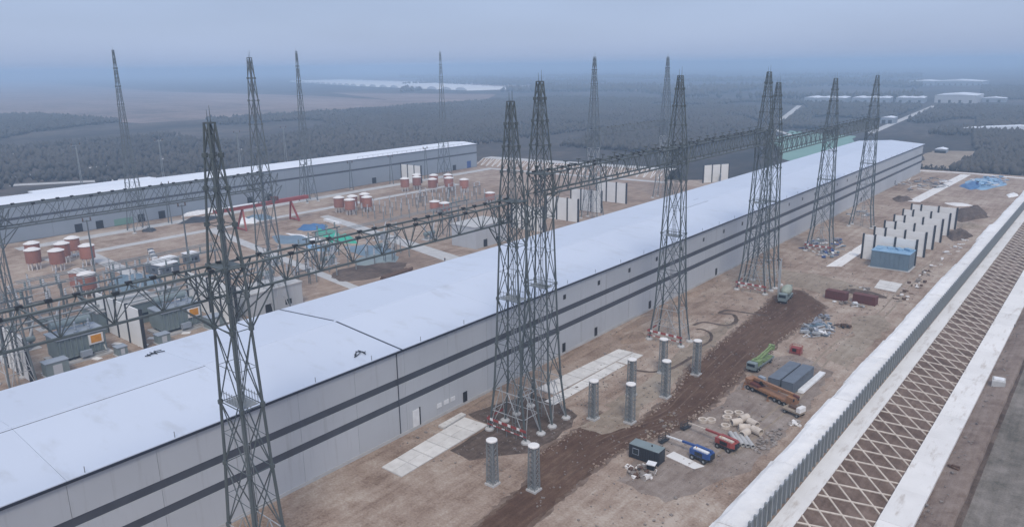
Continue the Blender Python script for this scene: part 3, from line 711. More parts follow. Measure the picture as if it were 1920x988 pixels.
# fire walls of the switchyard
fxs = (-13.5, -7.5, -1.0, 5.5, 13.5)
fb = firewall((-203.5, 79.5, 0), 'white fire wall between the two grey transformers', fxs, 10.5, 'fire walls of the switchyard')
clone(fb, (-203.5, 53.0, 0), 'white fire wall left of the left transformer')
clone(fb, (-203.5, 106, 0), 'white fire wall right of the right transformer behind the tower')
f2 = firewall((-199.5, 278, 0), 'white fire wall just beyond the roof right of the middle towers', (-9,-3,3,9), 10.5, 'fire walls of the switchyard')
clone(f2, (-203, 303, 0), 'white fire wall beyond the roof below the pale-waisted tower')
clone(f2, (-206, 331, 0), 'white fire wall beyond the roof on the bare red ground')
clone(f2, (-199.5, 252, 0), 'white fire wall hidden behind the middle pair of towers')
clone(f2, (-191, 425, 0), 'long white fire wall near the grey slatted fence past the roof', rz=R(60))
clone(f2, (-346, 320, 0), 'small white fire wall before the far hall beside the red tanks', rz=0)
clone(f2, (-335, 72, 0), 'white fire wall at the left edge beside the red tanks')
t = thing('slatted_fence', (-196, 440, 0), 'pale slatted fence beyond the roof near the far fire wall', 'fence', rz=R(-62))
for k in range(24):
    MB().box(k*1.9-24, -.06, 0, k*1.9-22.4, .06, 5.5).build('fence_slat', M['wall_b'], t)

# ================================================================ TRANSFORMERS
def transformer(loc, label):
    t = thing('transformer', loc, label, 'transformer', 'grey transformers beside fire walls')
    MB().box(-3.6,-5.6,1.2,3.6,5.6,6.4).build('tank', M['trf'], t)
    rb = MB().box(3.61,-.12,1.4,3.95,.12,6.2).mesh('stiffener', M['trf'])
    for k in range(9): inst('stiffener', rb, t, (0,-5.2+k*1.3,0))
    MB().box(-3.9,-5.9,6.4,4.1,5.9,6.75).build('cover', M['wall_b'], t)
    s = MB().box(4.0,1.4,3.4,4.12,4.9,6.0).build('sign_plate', M['cap'], t); MB().box(4.13,1.9,3.8,4.18,4.4,5.7).build('sign_face', M['yellow'], s)
    MB().box(-4.4,-6.6,0,5.0,6.6,.5).build('plinth', M['concrete'], t)
    for (x,y) in ((-2.6,-4.6),(2.6,-4.6),(-2.6,4.6),(2.6,4.6)): MB().box(x-.5,y-.5,.5,x+.5,y+.5,1.2).build('support', M['dark'], t)
    MB().lathe([(.9,-4.6),(.95,-4.5),(.95,4.5),(.9,4.6)], -2.2, 8.6, 12, axis='y').build('conservator', M['trf'], t)
    MB().bar((-2.2,-3,6.7),(-2.2,-3,7.8),.2).bar((-2.2,3,6.7),(-2.2,3,7.8),.2).build('conservator_legs', M['trf'], t)
    for k in range(3):
        b = MB().lathe([(.42,6.75),(.5,7.2),(.3,7.3),(.42,7.9),(.26,8.0),(.38,8.6),(.22,8.7),(.3,9.4),(.08,9.6),(.06,10.6)], 1.6, -3.6+3.2*k, 10)
        b.build('bushing', M['wall_b'], t)
    for k in range(5): MB().box(-5.6,-5+k*2.1,1.6,-3.9,-4.2+k*2.1,5.6).build('radiator', M['trf'], t)
    MB().box(4.4,-1.2,1.2,5.4,1.4,2.6).build('control_cabinet', M['wall_b'], t)
    MB().bar((4.6,2,1.2),(4.6,5,1.2),.2,6).bar((4.6,5,1.2),(3.4,5,2.6),.2,6).build('pipe', M['zinc_mid'], t)
    return t
t1 = transformer((-199, 66.8, 0), 'left grey transformer with an orange sign behind the white roof')
clone(t1, (-199, 92.8, 0), 'right grey transformer with an orange sign beside the nearest tower')
def cabinet(loc, s, label, rz=0.0):
    t = thing('control_cabinet', loc, label, 'cabinet', 'cabinets along the main hall', rz)
    MB().cbox(0,0,.3,s[0],s[1],s[2]).build('body', M['trf'], t); MB().cbox(0,0,s[2]+.3,s[0]+.3,s[1]+.3,.15).build('roof', M['wall_b'], t)
    MB().cbox(s[0]/2+.03,0,.5,.05,s[1]*.4,s[2]*.75).build('door', M['wall'], t); MB().cbox(0,0,0,s[0]+.5,s[1]+.5,.3).build('plinth', M['concrete'], t)
cabinet((-190.5,58.5,0),(3,5,3.2),'pale box cabinet left of the left transformer')
cabinet((-191,73.8,0),(2.6,2.4,2.0),'small pale cabinet between left transformer and fire wall')
cabinet((-191,84.6,0),(2.6,3.2,2.2),'low pale cabinet right of the fire wall between transformers')
cabinet((-191.5,99.5,0),(3.4,4.2,3),'rounded pale cabinet right of the right transformer')
def block_house(loc, s, label, m='wall'):
    t = thing('control_building', loc, label, 'building')
    MB().cbox(0,0,0,s[0],s[1],s[2]).build('wall', M[m], t); MB().cbox(0,0,s[2],s[0]+.5,s[1]+.5,.4).build('roof', M['concrete'], t)
    MB().cbox(s[0]/2+.04,-s[1]*.2,0.1,.08,2.2,3).build('door', M['dark'], t); MB().cbox(s[0]/2+.04,s[1]*.2,1.4,.08,2.2,1.6).build('window', M['glass'], t)
block_house((-194,119,0),(10,17,7),'dark grey block building behind the roof right of the nearest tower')
block_house((-200,221,0),(13,19,8.5),'grey block building behind the roof left of the middle towers')
block_house((-216,86,0),(10,18,6),'low grey building behind the fire wall between transformers','trf')

# ================================================================ SHUNT REACTORS (red cylinders with white caps)
tk = thing('reactor', (-300, 100, 0), '', 'reactor tank', 'red reactor tanks')
MB().lathe([(2.45,2.9),(2.55,3.0),(2.55,7.2),(2.45,7.3)], n=18).build('coil', M['tank'], tk, False)
MB().lathe([(2.75,7.3),(2.8,7.45),(1.2,8.15),(.2,8.3)], n=18).build('cap', M['cap'], tk)
MB().lathe([(2.2,2.6),(2.6,2.7),(2.6,2.9)], n=12).build('spider', M['tank'], tk)
for k in range(8):
    a = k*math.pi/4; MB().bar((2*math.cos(a),2*math.sin(a),0),(2*math.cos(a),2*math.sin(a),2.7), .16, 5).build('support_insulator', M['cap'], tk)
spots = [(-304,92.6,'leftmost red reactor tank of the left cluster'),(-316,96.5,'red reactor tank at the back left of the left cluster'),(-295.5,97.5,'front red reactor tank of the left cluster with the broadest cap'),(-306,103.3,'middle red reactor tank of the left cluster'),(-313,109.5,'rear red reactor tank of the left cluster'),(-294.5,107.5,'rightmost red reactor tank of the left cluster'),
 (-258,90.2,'left one of two brown-red tanks just above the gantry beam'),(-252,90.6,'right one of two brown-red tanks just above the gantry beam'),
 (-301.5,229.2,'left red tank of the small middle cluster'),(-292,228.4,'front red tank of the small middle cluster'),(-299,235.6,'rear red tank of the small middle cluster'),(-299,243.5,'rear right red tank of the small middle cluster'),(-291,238.3,'front right red tank of the small middle cluster'),
 (-322,292.5,'leftmost red tank of the far cluster'),(-321,301,'second red tank of the far cluster'),(-328,307.5,'rear second red tank of the far cluster'),(-307,300,'front middle red tank of the far cluster'),(-318,312,'rear middle red tank of the far cluster'),(-302.5,309,'right red tank of the far cluster before its twin'),(-312,318,'rear right red tank of the far cluster'),(-291,309.5,'single red tank at the right end of the far cluster'),
 (-262.5,257.6,'left one of two low white-capped tanks above the gantry beam'),(-255.5,257.4,'right one of two low white-capped tanks above the gantry beam'),(-257,293,'lone brown-red tank left of the middle towers')]
for i, (x, y, l) in enumerate(spots):
    if i == 0: tk.location = (x, y, 0); tk['label'] = l; c = tk
    else: c = clone(tk, (x, y, 0), l)
    if x > -265 and y > 200: c.scale = (1, 1, .72)
    rnd.random()
# ================================================================ NEAR YARD
cp = thing('equipment_column', (-69.7, 120.8, 0), 'stout grey column with a white cap at the edge of the dark road, nearest of three', 'column', 'white-capped columns')
for (sx, sy) in ((-1,-1),(1,-1),(1,1),(-1,1)): MB().bar((sx*.72,sy*.72,0),(sx*.62,sy*.62,8.3), .11).build('corner_post', M['zinc_mid'], cp)
lc = MB()
for k in range(9):
    z0, z1 = k*.92, (k+1)*.92
    for (ax, s) in ((0,-1),(0,1),(1,-1),(1,1)):
        P = (lambda u, z: (u*.66, s*.68, z)) if ax == 0 else (lambda u, z: (s*.68, u*.66, z))
        lc.bar(P(-1,z0), P(1,z1), .06); lc.bar(P(1,z0), P(-1,z1), .06)
lc.build('lacing', M['zinc_mid'], cp); MB().box(-.3,-.3,0,.3,.3,8.3).build('core', M['zinc_mid'], cp)
MB().lathe([(1.0,8.3),(1.0,8.5),(.7,8.62)], n=12).build('cap', M['cap'], cp); MB().box(-1,-1,0,1,1,.35).build('footing', M['concrete'], cp)
for (x, y, l) in ((-69.8,135.8,'stout grey column with a white cap, second along the dark road'),(-70,151,'stout grey column with a white cap, third along the dark road'),(-76.4,117.6,'stout grey column with a white cap beside the tan patch'),(-76.1,132.1,'stout grey column with a white cap behind the second road column'),(-76.6,147.2,'stout grey column with a white cap nearest the single tower'),(-69.7,89.2,'stout grey column with a white cap near the bottom edge by the tower pair'),(-76.5,86.3,'stout grey column with a white cap beside the long concrete slab')):
    clone(cp, (x, y, 0), l)
def iso_container(loc, s, rz, label, m, group=None, topm=None, cat='container'):
    t = thing('shipping_container', loc, label, cat, group, rz); L, W, H = s
    MB().cbox(0,0,.12,L-.1,W-.1,H-.22).build('body', m, t)
    rib = MB()
    n = int(L/.45)
    for i in range(n):
        x = -L/2+.25+i*(L-.5)/(n-1)
        for sy in (-1,1): rib.cbox(x, sy*(W/2-.02), .25, .2, .07, H-.5)
    rib.build('corrugation', m, t); MB().cbox(0,0,H-.1,L,W,.1).build('roof', topm or m, t)
    for sx in (-1,1):
        for sy in (-1,1): MB().cbox(sx*(L/2-.09),sy*(W/2-.09),0,.18,.18,H-.1).build('corner_post', m, t)
    MB().cbox(L/2-.01,0,.2,.06,W*.8,H-.5).build('door', m, t)
    return t
gr = 'rust-red containers'
iso_container((-62.1,229.4,0),(6.1,2.5,2.7),R(-3),'left one of two rust-red containers beside the dark road',M['rust'],gr)
iso_container((-54.2,230.2,0),(6.5,2.5,2.7),R(-4),'right one of two rust-red containers beside the dark road',M['rust'],gr)
gg = 'slate-grey box units'
for (x, l) in ((-52.6,'left slate-grey box unit behind the orange crane'),(-49.6,'right slate-grey box unit behind the orange crane')):
    t = iso_container((x,159.5,0),(12.2,2.6,2.8),R(88),l,M['boxgrey'],gg)
    MB().cbox(-6.2,0,.1,.1,2.3,.5).build('base_beam', M['orange'], t)
t = iso_container((-59.8,110.1,0),(6.0,2.5,2.8),R(1),'dark site container with a pale roof beside the rubble',M['post'],None,M['trf'])
w_ = MB().cbox(-1.6,-1.27,1.1,1.1,.08,1.0).build('window', M['glass'], t); MB().cbox(-1.6,-1.26,1.0,1.3,.06,1.2).build('frame', M['wall_b'], w_)
MB().lathe([(.12,2.8),(.12,3.1)], .9, .2, 8).build('vent', M['dark'], t)
t = thing('plank_stack', (-47.4,162.5,0), 'stack of white boards beside the right slate-grey box', 'boards')
for k in range(4): MB().cbox(rnd.uniform(-.1,.1),rnd.uniform(-.2,.2),.13*k,1.3,13.5,.12,rnd.uniform(-.01,.01)-.03).build('board', M['white'], t)

WH = {}
def wheel(t, x, y, r=.5, wd=.35):
    k = (r, wd)
    if k not in WH:
        WH[k] = (MB().lathe([(r*.55,-wd/2),(r,-wd/2),(r,wd/2),(r*.55,wd/2)], 0, 0, 14, True, 'y').mesh('wheel', M['tyre']),
                 MB().lathe([(r*.5,-wd/2-.02),(r*.5,wd/2+.02)], 0, 0, 10, True, 'y').mesh('rim', M['zinc_mid']))
    o = inst('wheel', WH[k][0], t, (x, y, r)); inst('rim', WH[k][1], o)
# orange truck crane
t = thing('truck_crane', (-52.0,149.6,0), 'rusty orange truck crane with its boom lowered, in front of the grey boxes', 'crane', rz=R(-21))
MB().cbox(0,0,.9,13.0,2.3,.5).build('chassis', M['orange'], t)
for x in (-5.2,-3.9,2.2,3.5,4.8):
    for y in (-1.05,1.05): wheel(t, x, y, .55)
cb = MB(); cb.prism([(5.2,-1.2),(6.6,-1.2),(6.9,0),(6.6,1.2),(5.2,1.2)],1.0,2.6); cb = cb.build('cab', M['orange'], t); MB().cbox(6.72,0,1.8,.1,1.9,.6).build('windscreen', M['glass'], cb)
MB().cbox(-4.0,0,1.4,3.2,2.3,.6).build('turntable', M['rust'], t); MB().cbox(-5.4,0,1.6,1.4,2.4,1.0).build('counterweight', M['orange'], t)
MB().cbox(-3.4,1.0,2.0,1.5,.85,1.3).build('operator_cabin', M['wall_b'], t)
b = MB().bar((-4.6,0,2.7),(6.0,0,2.9),.42).build('boom', M['orange'], t); MB().bar((6.0,0,2.9),(7.4,0,2.8),.28).build('boom_tip', M['rust'], b)
MB().bar((-3,0,2.0),(0,0,2.5),.16,6).build('lift_cylinder', M['zinc_mid'], t)
for x in (-5.9,1.0):
    for y in (-1.9,1.9): MB().bar((x,y*.5,1.0),(x,y,1.0),.12).bar((x,y,1.0),(x,y,.1),.1).cbox(x,y,0,.6,.6,.1).build('outrigger', M['orange'], t)
MB().lathe([(.5,-.4),(.5,.4)], -2.4, 2.35, 12, True, 'y').build('winch_drum', M['dark'], t)
t = thing('flatbed_cart', (-45.2,144.6,0), 'small rusty flatbed cart at the right end of the orange crane', 'cart', rz=R(-15))
MB().cbox(0,0,.8,4.2,2.2,.35).build('deck', M['tan'] , t); MB().cbox(1.6,0,1.15,.9,2.0,1.0).build('headboard', M['cap'], t)
for x in (-1.4,1.4):
    for y in (-.95,.95): wheel(t, x, y, .42, .3)
MB().cbox(-.4,.3,1.15,1.6,.9,.5).build('toolbox', M['brown'], t)
# green crane truck
t = thing('boom_truck', (-60.2,165,0), 'green telescopic boom truck between the dark road and the grey boxes', 'crane', rz=R(88))
MB().cbox(0,0,.8,10.5,2.2,.5).build('chassis', M['trf'], t)
for x in (-4.0,-2.8,3.4):
    for y in (-1,1): wheel(t, x, y, .5)
c = MB().prism([(-5.6,-1.1),(-4.2,-1.1),(-4.2,1.1),(-5.6,1.1)],.9,2.5).build('cab', M['trf'], t); MB().cbox(-5.62,0,1.7,.08,1.8,.6).build('windscreen', M['glass'], c)
MB().cbox(-2.4,0,1.3,2.2,2.0,1.1).build('turret', M['limegreen'], t)
for k,(y,z) in enumerate(((-.35,3.2),(.35,3.0),(0,3.7))): MB().bar((-2.6,y,2.2+.2*k),(5.8,y,z),.28-.04*k).build('boom', M['limegreen'], t)
MB().bar((-.8,0,1.6),(2.6,0,2.9),.15,6).build('lift_cylinder', M['cap'], t); MB().cbox(5.9,0,2.5,.9,1.3,1.2).build('basket', M['limegreen'], t)
MB().cbox(2,0,1.3,5.0,2.1,.25).build('deck', M['limegreen'], t)
# boom lifts
def boom_lift(loc, label, m, rz, L, top):
    t = thing('boom_lift', loc, label, 'boom lift', 'boom lifts by the rubble', rz)
    MB().cbox(0,0,.5,3.4,2.2,.45).build('chassis', M['post'], t)
    for x in (-1.2,1.2):
        for y in (-1.15,1.15): wheel(t, x, y, .5, .4)
    MB().prism([(-1.9,-1.15),(1.5,-1.15),(2.2,-.7),(2.2,.7),(1.5,1.15),(-1.9,1.15)],.98,2.0).build('turret_cover', m, t)
    MB().prism([(-1.3,-.9),(1.7,-.9),(1.7,-.2),(-1.3,-.2)],2.0,2.25).build('engine_hood', top, t)
    b = MB().bar((1.9,.25,2.2),(-L*.55,.25,1.9),.26).build('boom', m, t); MB().bar((-L*.5,.25,1.9),(-L,.25,1.6),.18).build('boom_extension', top, b)
    MB().bar((1.9,.25,2.2),(1.2,.25,1.5),.2).build('riser', m, t)
    k = MB(); x0 = -L-1.0
    for z in (.6,1.1,1.6): k.bar((x0,-.9,z),(x0,1.3,z),.05).bar((x0+.9,-.9,z),(x0+.9,1.3,z),.05).bar((x0,-.9,z),(x0+.9,-.9,z),.05).bar((x0,1.3,z),(x0+.9,1.3,z),.05)
    for (a,b2) in ((0,-.9),(.9,-.9),(0,1.3),(.9,1.3)): k.bar((x0+a,b2,.4),(x0+a,b2,1.6),.05)
    k.box(x0,-.9,.35,x0+.9,1.3,.45); k.build('basket', M['post'], t)
    MB().prism([(1.7,-.95),(2.35,-.6),(2.35,.6),(1.7,.95)],.9,1.9).build('counterweight', M['post'], t); MB().lathe([(.09,2.25),(.09,2.45)], -.8, -.6, 8).build('beacon', M['yellow'], t); MB().cbox(0,-1.17,1.1,1.6,.04,.7).build('hatch', M['dark'], t)
boom_lift((-50.0,122.8,0),'red boom lift with its arm stretched left beside the concrete pipes',M['red'],R(-12),9.2,M['lattice'])
boom_lift((-51.9,116.2,0),'blue boom lift with a white hood right of the dark container',M['bluepaint'],R(-8),8.0,M['white'])
struct('concrete_slab', MB().prism([(-57.6,113.2),(-57.2,115.6),(-50.4,114.2),(-51.4,112.2)],0,.09), M['pale_conc'])
# drum truck under the second tower pair
t = thing('mixer_truck', (-74.0,219.5,0), 'pale green drum truck standing at the foot of the second tower pair', 'truck', rz=R(97))
MB().cbox(0,0,.8,9.6,2.3,.4).build('chassis', M['trf'], t)
for x in (-3.6,2.2,3.5):
    for y in (-1.05,1.05): wheel(t, x, y, .52)
c = MB().prism([(-4.9,-1.2),(-3.2,-1.2),(-3.2,1.2),(-4.9,1.2)],1.0,3.1).build('cab', M['trf'], t); MB().cbox(-4.93,0,2.0,.08,2.0,.8).build('windscreen', M['glass'], c)
d = MB().lathe([(.5,-2.6),(1.35,-1.4),(1.6,.4),(1.3,2.4),(.75,4.3)], 0, 3.0, 14, True, 'x').build('drum', mat('pale_green_paint', (.34,.38,.31), (.25,.29,.24), .6, .6), t)
MB().cbox(3.9,0,1.2,.5,1.6,2.6).build('hopper_frame', M['trf'], t)
for (x, y) in ((-2.0,1.9),(-.3,1.9)): MB().bar((x,y,.6),(x-.6,y,9.6),.2,6).bar((x-.6,y,9.6),(x-.35,y,12.4),.16,6).build('raised_arm', M['zinc'], t)
# red welding trolley
t = thing('generator_cart', (-56.4,178,0), 'small red generator frame standing alone on pale ground', 'generator')
MB().cbox(0,0,.4,2.4,1.5,1.3).build('body', M['red'], t); MB().cbox(-.2,-.78,.7,1.0,.06,.8).build('grille', M['dark'], t); k = MB()
for sx in (-1,1):
    for sy in (-1,1): k.bar((sx*1.3,sy*.85,0),(sx*1.3,sy*.85,2.1),.06)
for z in (.2,2.1): k.bar((-1.3,-.85,z),(1.3,-.85,z),.06).bar((-1.3,.85,z),(1.3,.85,z),.06).bar((-1.3,-.85,z),(-1.3,.85,z),.06).bar((1.3,-.85,z),(1.3,.85,z),.06)
k.build('frame', M['red'], t)
# concrete pipes and rings
PM = MB()
def pipe_mesh(r, L, ri, n=14):
    mb = MB(); b = 0
    for (rr, z) in ((r,-L/2),(r,L/2),(ri,L/2),(ri,-L/2)):
        for i in range(n): a = 2*math.pi*i/n; mb.v.append((z, rr*math.cos(a), rr*math.sin(a)))
    for k in range(4):
        for i in range(n):
            j = (i+1) % n; mb.f.append((k*n+i, k*n+j, ((k+1)%4)*n+j, ((k+1)%4)*n+i))
    return mb
pipe_big = pipe_mesh(.75, 2.2, .6).mesh('concrete_pipe', M['lattice']); pipe_long = pipe_mesh(.42, 4.6, .32).mesh('concrete_pipe', M['concrete'])
def pipe(me, x, y, z, rz, label, tilt=0.0):
    o = bpy.data.objects.new('concrete_pipe', me); COL.objects.link(o); o.location = (x,y,z); o.rotation_euler = (0,tilt,rz)
    tag(o, label, 'pipe', 'concrete pipes beside the red lift')
for i, (x,y,rz,l) in enumerate(((-51.9,135.2,1.2,'short concrete pipe standing out at the top of the pipe pile'),(-52.4,132.6,1.0,'short concrete pipe in the upper middle of the pipe pile'),(-49.6,134.2,-.4,'short concrete pipe at the upper right of the pipe pile'),(-50.2,131.4,.6,'short concrete pipe in the heart of the pipe pile'),(-47.8,131.6,-.3,'short concrete pipe at the right end of the pipe pile'),(-49.2,129.2,1.4,'short concrete pipe at the lower right of the pipe pile'))):
    pipe(pipe_big, x, y, .76, rz, l)
for i in range(4): pipe(pipe_long, -50.2+.86*i, 126.6+.25*i, .43, R(-48), ('long thin concrete pipe nearest the red lift','second long thin concrete pipe from the red lift','third long thin concrete pipe from the red lift','long thin concrete pipe farthest from the red lift')[i])
rg = pipe_mesh(.95, .55, .62).mesh('concrete_ring', M['lattice'])
for (x,y,l) in ((-58.4,130.2,'concrete ring lying alone near the dark road'),(-57.0,131.2,'small pale ring right of the lone ring'),(-55.6,136.4,'concrete ring at the top left of the pipe pile'),(-53.9,137.6,'concrete ring above the top of the pipe pile'),(-53.7,130.6,'concrete ring left of the pipe pile near the red boom'),(-55.0,134.2,'concrete ring in the chain left of the pipes')):
    o = bpy.data.objects.new('concrete_ring', rg); COL.objects.link(o); o.location = (x,y,.29); o.rotation_euler = (0, R(90), 0)
    tag(o, l, 'ring', 'concrete rings near the pipes')
def rubble_heap(name, loc, label, n, rx, ry, smin, smax, mats, hmax, seed, cat='rubble'):
    t = thing(name, loc, label, cat, 'heaps of rubble and scrap'); r = random.Random(seed)
    for k in range(n):
        a, d = r.uniform(0, 6.28), math.sqrt(r.random()); x, y = rx*d*math.cos(a), ry*d*math.sin(a)
        s = r.uniform(smin, smax); mb = MB(); z = hmax*(1-d)*r.random()
        v = [(x+sx*s*r.uniform(.3,.7), y+sy*s*r.uniform(.3,.7), z+(s*r.uniform(.35,.8) if up else 0)) for up in (0,1) for (sx,sy) in ((-1,-1),(1,-1),(1,1),(-1,1))]
        mb.v = v; mb.f = [(0,3,2,1),(4,5,6,7),(0,1,5,4),(1,2,6,5),(2,3,7,6),(3,0,4,7)]
        mb.build('chunk', r.choice(mats), t)
    return t
rubble_heap('rubble_heap', (-58.3,105.3,0), 'heap of broken timber and rubble before the dark container', 46, 2.6, 2.2, .3, 1.1, [M['rubble'],M['brown'],M['stone'],M['cap']], 1.2, 3)
t = thing('dark_crate', (-56.9,106.6,0), 'dark upright crate with a white lid before the dark container', 'crate'); MB().cbox(0,0,0,1.3,1.2,1.7,.2).build('body', M['dark'], t); MB().cbox(0,0,1.7,1.6,1.4,.15,.2).build('lid', M['white'], t)
rubble_heap('rubble_heap', (-44.8,130.5,0), 'scattered broken stones between the pipes and the white bank', 70, 1.6, 6, .15, .6, [M['stone'],M['rubble']], .35, 4)
rubble_heap('rubble_heap', (-43.4,140.2,0), 'small heap of pale rubble beside the white bank', 16, 1.0, 1.2, .3, .9, [M['cap'],M['rubble']], .5, 5)
rubble_heap('rubble_heap', (-64,125,0), 'line of small stones along the right edge of the dark road', 40, 2.0, 8, .15, .5, [M['stone'],M['tan']], .1, 15)
def scrap_heap(loc, label, n, rx, ry, seed, mats, lmax=4.5, h=2.2):
    t = thing('scrap_heap', loc, label, 'scrap heap', 'heaps of rubble and scrap'); r = random.Random(seed)
    for k in range(n):
        a, d = r.uniform(0,6.28), math.sqrt(r.random()); x, y = rx*d*math.cos(a), ry*d*math.sin(a); z = .15+h*(1-d)*r.random()
        L, an, ti = r.uniform(1, lmax), r.uniform(0, 3.14), r.uniform(-.3,.3)
        dx, dy, dz = math.cos(an)*L/2, math.sin(an)*L/2, ti*L/2
        mb = MB()
        if k % 3: mb.bar((x-dx,y-dy,max(.1,z-dz)),(x+dx,y+dy,max(.1,z+dz)), r.uniform(.08,.25))
        else: mb.cbox(x,y,z,L*.6,r.uniform(.5,1.2),r.uniform(.2,.7),an)
        mb.build('scrap_piece', r.choice(mats), t)
SC = [M['scrap'],M['zinc'],M['encl'],M['boxgrey'],M['white']]
scrap_heap((-57.6,197.5,0),'heap of silvery steel pieces on the pale ground below the red containers',70,3.6,7.5,7,SC)
scrap_heap((-59.5,207.5,0),'dark tail of steel offcuts above the silvery heap',26,1.6,4,8,[M['boxgrey'],M['stone'],M['scrap']],2.5,1)
scrap_heap((-52.6,205,0),'long low heap of dark timbers right of the silvery steel',14,2.6,1.2,9,[M['brown'],M['post']],3,.6)
scrap_heap((-58,226,0),'loose steel lying before the right rust-red container',22,6,1.6,10,[M['zinc'],M['stone'],M['white']],2,.4)
scrap_heap((-87,296,0),'tangle of bundled steel and blue sheets at the feet of the far towers',60,7,16,11,SC+[M['bluepaint'],M['trf']],5,2.4)
scrap_heap((-81.5,283,0),'blue bundled material beside the paved path',30,3,9,12,[M['bluepaint'],M['encl'],M['white'],M['scrap']],4,1.6)
scrap_heap((-94,371,0),'pale bundle of parts beside the hall past the far towers',26,5,9,13,[M['zinc'],M['boxgrey'],M['white']],4,1.4)
scrap_heap((-90,480,0),'violet-grey heap of parts near the far end of the hall',60,12,32,14,[M['scrap'],M['boxgrey'],M['white'],M['brown']],9,3)
scrap_heap((-47,262,0),'loose stones and boards along the inner side of the white bank',40,2.2,28,16,[M['stone'],M['cap'],M['brown']],2,.3)
scrap_heap((-46,315,0),'white plates lying beside the far fire walls',18,2,26,17,[M['white'],M['cap']],2.5,.2)
scrap_heap((-93,262,0),'small machine parts beside the hall below the second tower pair',10,2.5,4,18,[M['orange'],M['zinc'],M['brown']],2,.8)
scrap_heap((-60,243,0),'small white litter on tan ground behind the red containers',12,4,4,19,[M['white'],M['stone']],1.5,.3)
def mound(name, loc, label, rx, ry, h, m, seed, cat, group=None, n=15):
    r = random.Random(seed); mb = MB(); ph = [r.uniform(0,6.28) for _ in range(6)]
    for i in range(n+1):
        for j in range(n+1):
            u, v = 2*i/n-1, 2*j/n-1
            e = 1-max(abs(u),abs(v))**2; d = max(0, 1-(u*u+v*v))
            z = h*(d**.7)*(1+.35*math.sin(3*u+ph[0])*math.cos(4*v+ph[1])+.25*math.sin(7*u+5*v+ph[2]))+r.uniform(-.07,.07)*h*(d > 0)
            k = math.sqrt(max(1e-6, 1-v*v/2)), math.sqrt(max(1e-6, 1-u*u/2))
            mb.v.append((u*k[0]*rx*(1+.1*math.sin(5*v+ph[3])), v*k[1]*ry*(1+.1*math.sin(4*u+ph[4])), max(z, -.03) if d > 0 else -.03))
    for i in range(n):
        for j in range(n): a = i*(n+1)+j; mb.f.append((a, a+n+1, a+n+2, a+1))
    o = mb.build(name, m, None, True); o.location = loc; return tag(o, label, cat, group)
mound('soil_mound',(-53.5,399,0),'large dark soil mound behind the farthest fire wall',7.5,20,2.4,M['mound'],21,'mound','mounds of soil')
mound('soil_mound',(-49,347,0),'dark soil mound between the fire walls and the white bank',4.5,11,1.8,M['mound'],22,'mound','mounds of soil')
mound('soil_mound',(-49,370,0),'pale sandy mound between the two dark mounds',5.5,7,1.1,M['tan'],23,'mound','mounds of soil')
mound('sheet_cover',(-62,424,0),'white sheet spread over the ground beyond the fire walls',6.0,5,.5,M['cap'],24,'sheet','mounds of soil')
mound('tarp_heap',(-62,507,0),'big blue tarpaulin heap in the far right corner of the yard',9.5,28,1.7,M['skyblue'],25,'tarpaulin','tarpaulin heaps',24)
mound('tarp_heap',(-66,492,0),'darker blue tarpaulin at the near edge of the big blue heap',6,14,1.7,M['blue'],26,'tarpaulin','tarpaulin heaps',20)
scrap_heap((-60,509,1.3),'white and dark bundles lying on the big blue tarpaulin',70,8,24,27,[M['white'],M['bluepaint'],M['dark'],M['skyblue'],M['blue']],6,1.0)
mound('soil_mound',(-87.5,424,0),'dark soil heap beside the far concrete road',4.5,9,1.5,M['mound'],28,'mound','mounds of soil')
mound('sheet_cover',(-44.5,470,0),'white sheet at the far end of the white bank',2.5,9,.7,M['white_cover'],29,'sheet','mounds of soil')
mound('soil_mound',(-86,237,0),'low dark spoil heap beyond the second tower pair',6,4,1.0,M['soil'],30,'mound','mounds of soil')
mound('soil_mound',(-57,240,0),'low dark spoil heap left of the square concrete slab',7,3,.8,M['mound'],31,'mound','mounds of soil')
mound('soil_mound',(-93.5,163,0),'low soil heap at the foot of the single tower near the hall',3,5,1.0,M['red_soil'],32,'mound','mounds of soil')
for i in range(4): mound('soil_mound',(-98.8,112+i*31,0),('low spoil bank against the hall beside the middle pair','low spoil bank against the hall before the single tower','low spoil bank against the hall past the single tower','low spoil bank against the hall before the second pair')[i],1.6,12,.7,M['red_soil'],33+i,'mound','mounds of soil')

# ================================================================ SWITCHYARD ODDS AND ENDS
def hut(loc, label, rz, s=(7,5,3)):
    t = thing('site_hut', loc, label, 'hut', 'white-roofed huts', rz)
    MB().cbox(0,0,0,s[0],s[1],s[2]).build('wall', M['boxgrey'], t); MB().cbox(0,0,s[2],s[0]+.6,s[1]+.6,.3).build('roof', M['white'], t)
    MB().cbox(s[0]/2+.03,.6,.1,.06,1,2).build('door', M['dark'], t); MB().cbox(s[0]/2+.03,-1.2,1.1,.06,1.1,.9).build('window', M['glass'], t); MB().cbox(0,-s[1]/2-.03,1.1,1.4,.06,.9).build('window', M['glass'], t)
hut((-262,119.5,0),'larger white-roofed hut beside the dark machinery','x' and .2,(9,7,3.4)); hut((-267,124.8,0),'narrow white-roofed hut attached behind the larger hut',.2,(5,4,3.4)); hut((-267,133,0),'small lone white-roofed hut on the bare ground left of the nearest tower',.1,(4.6,4,3.4))
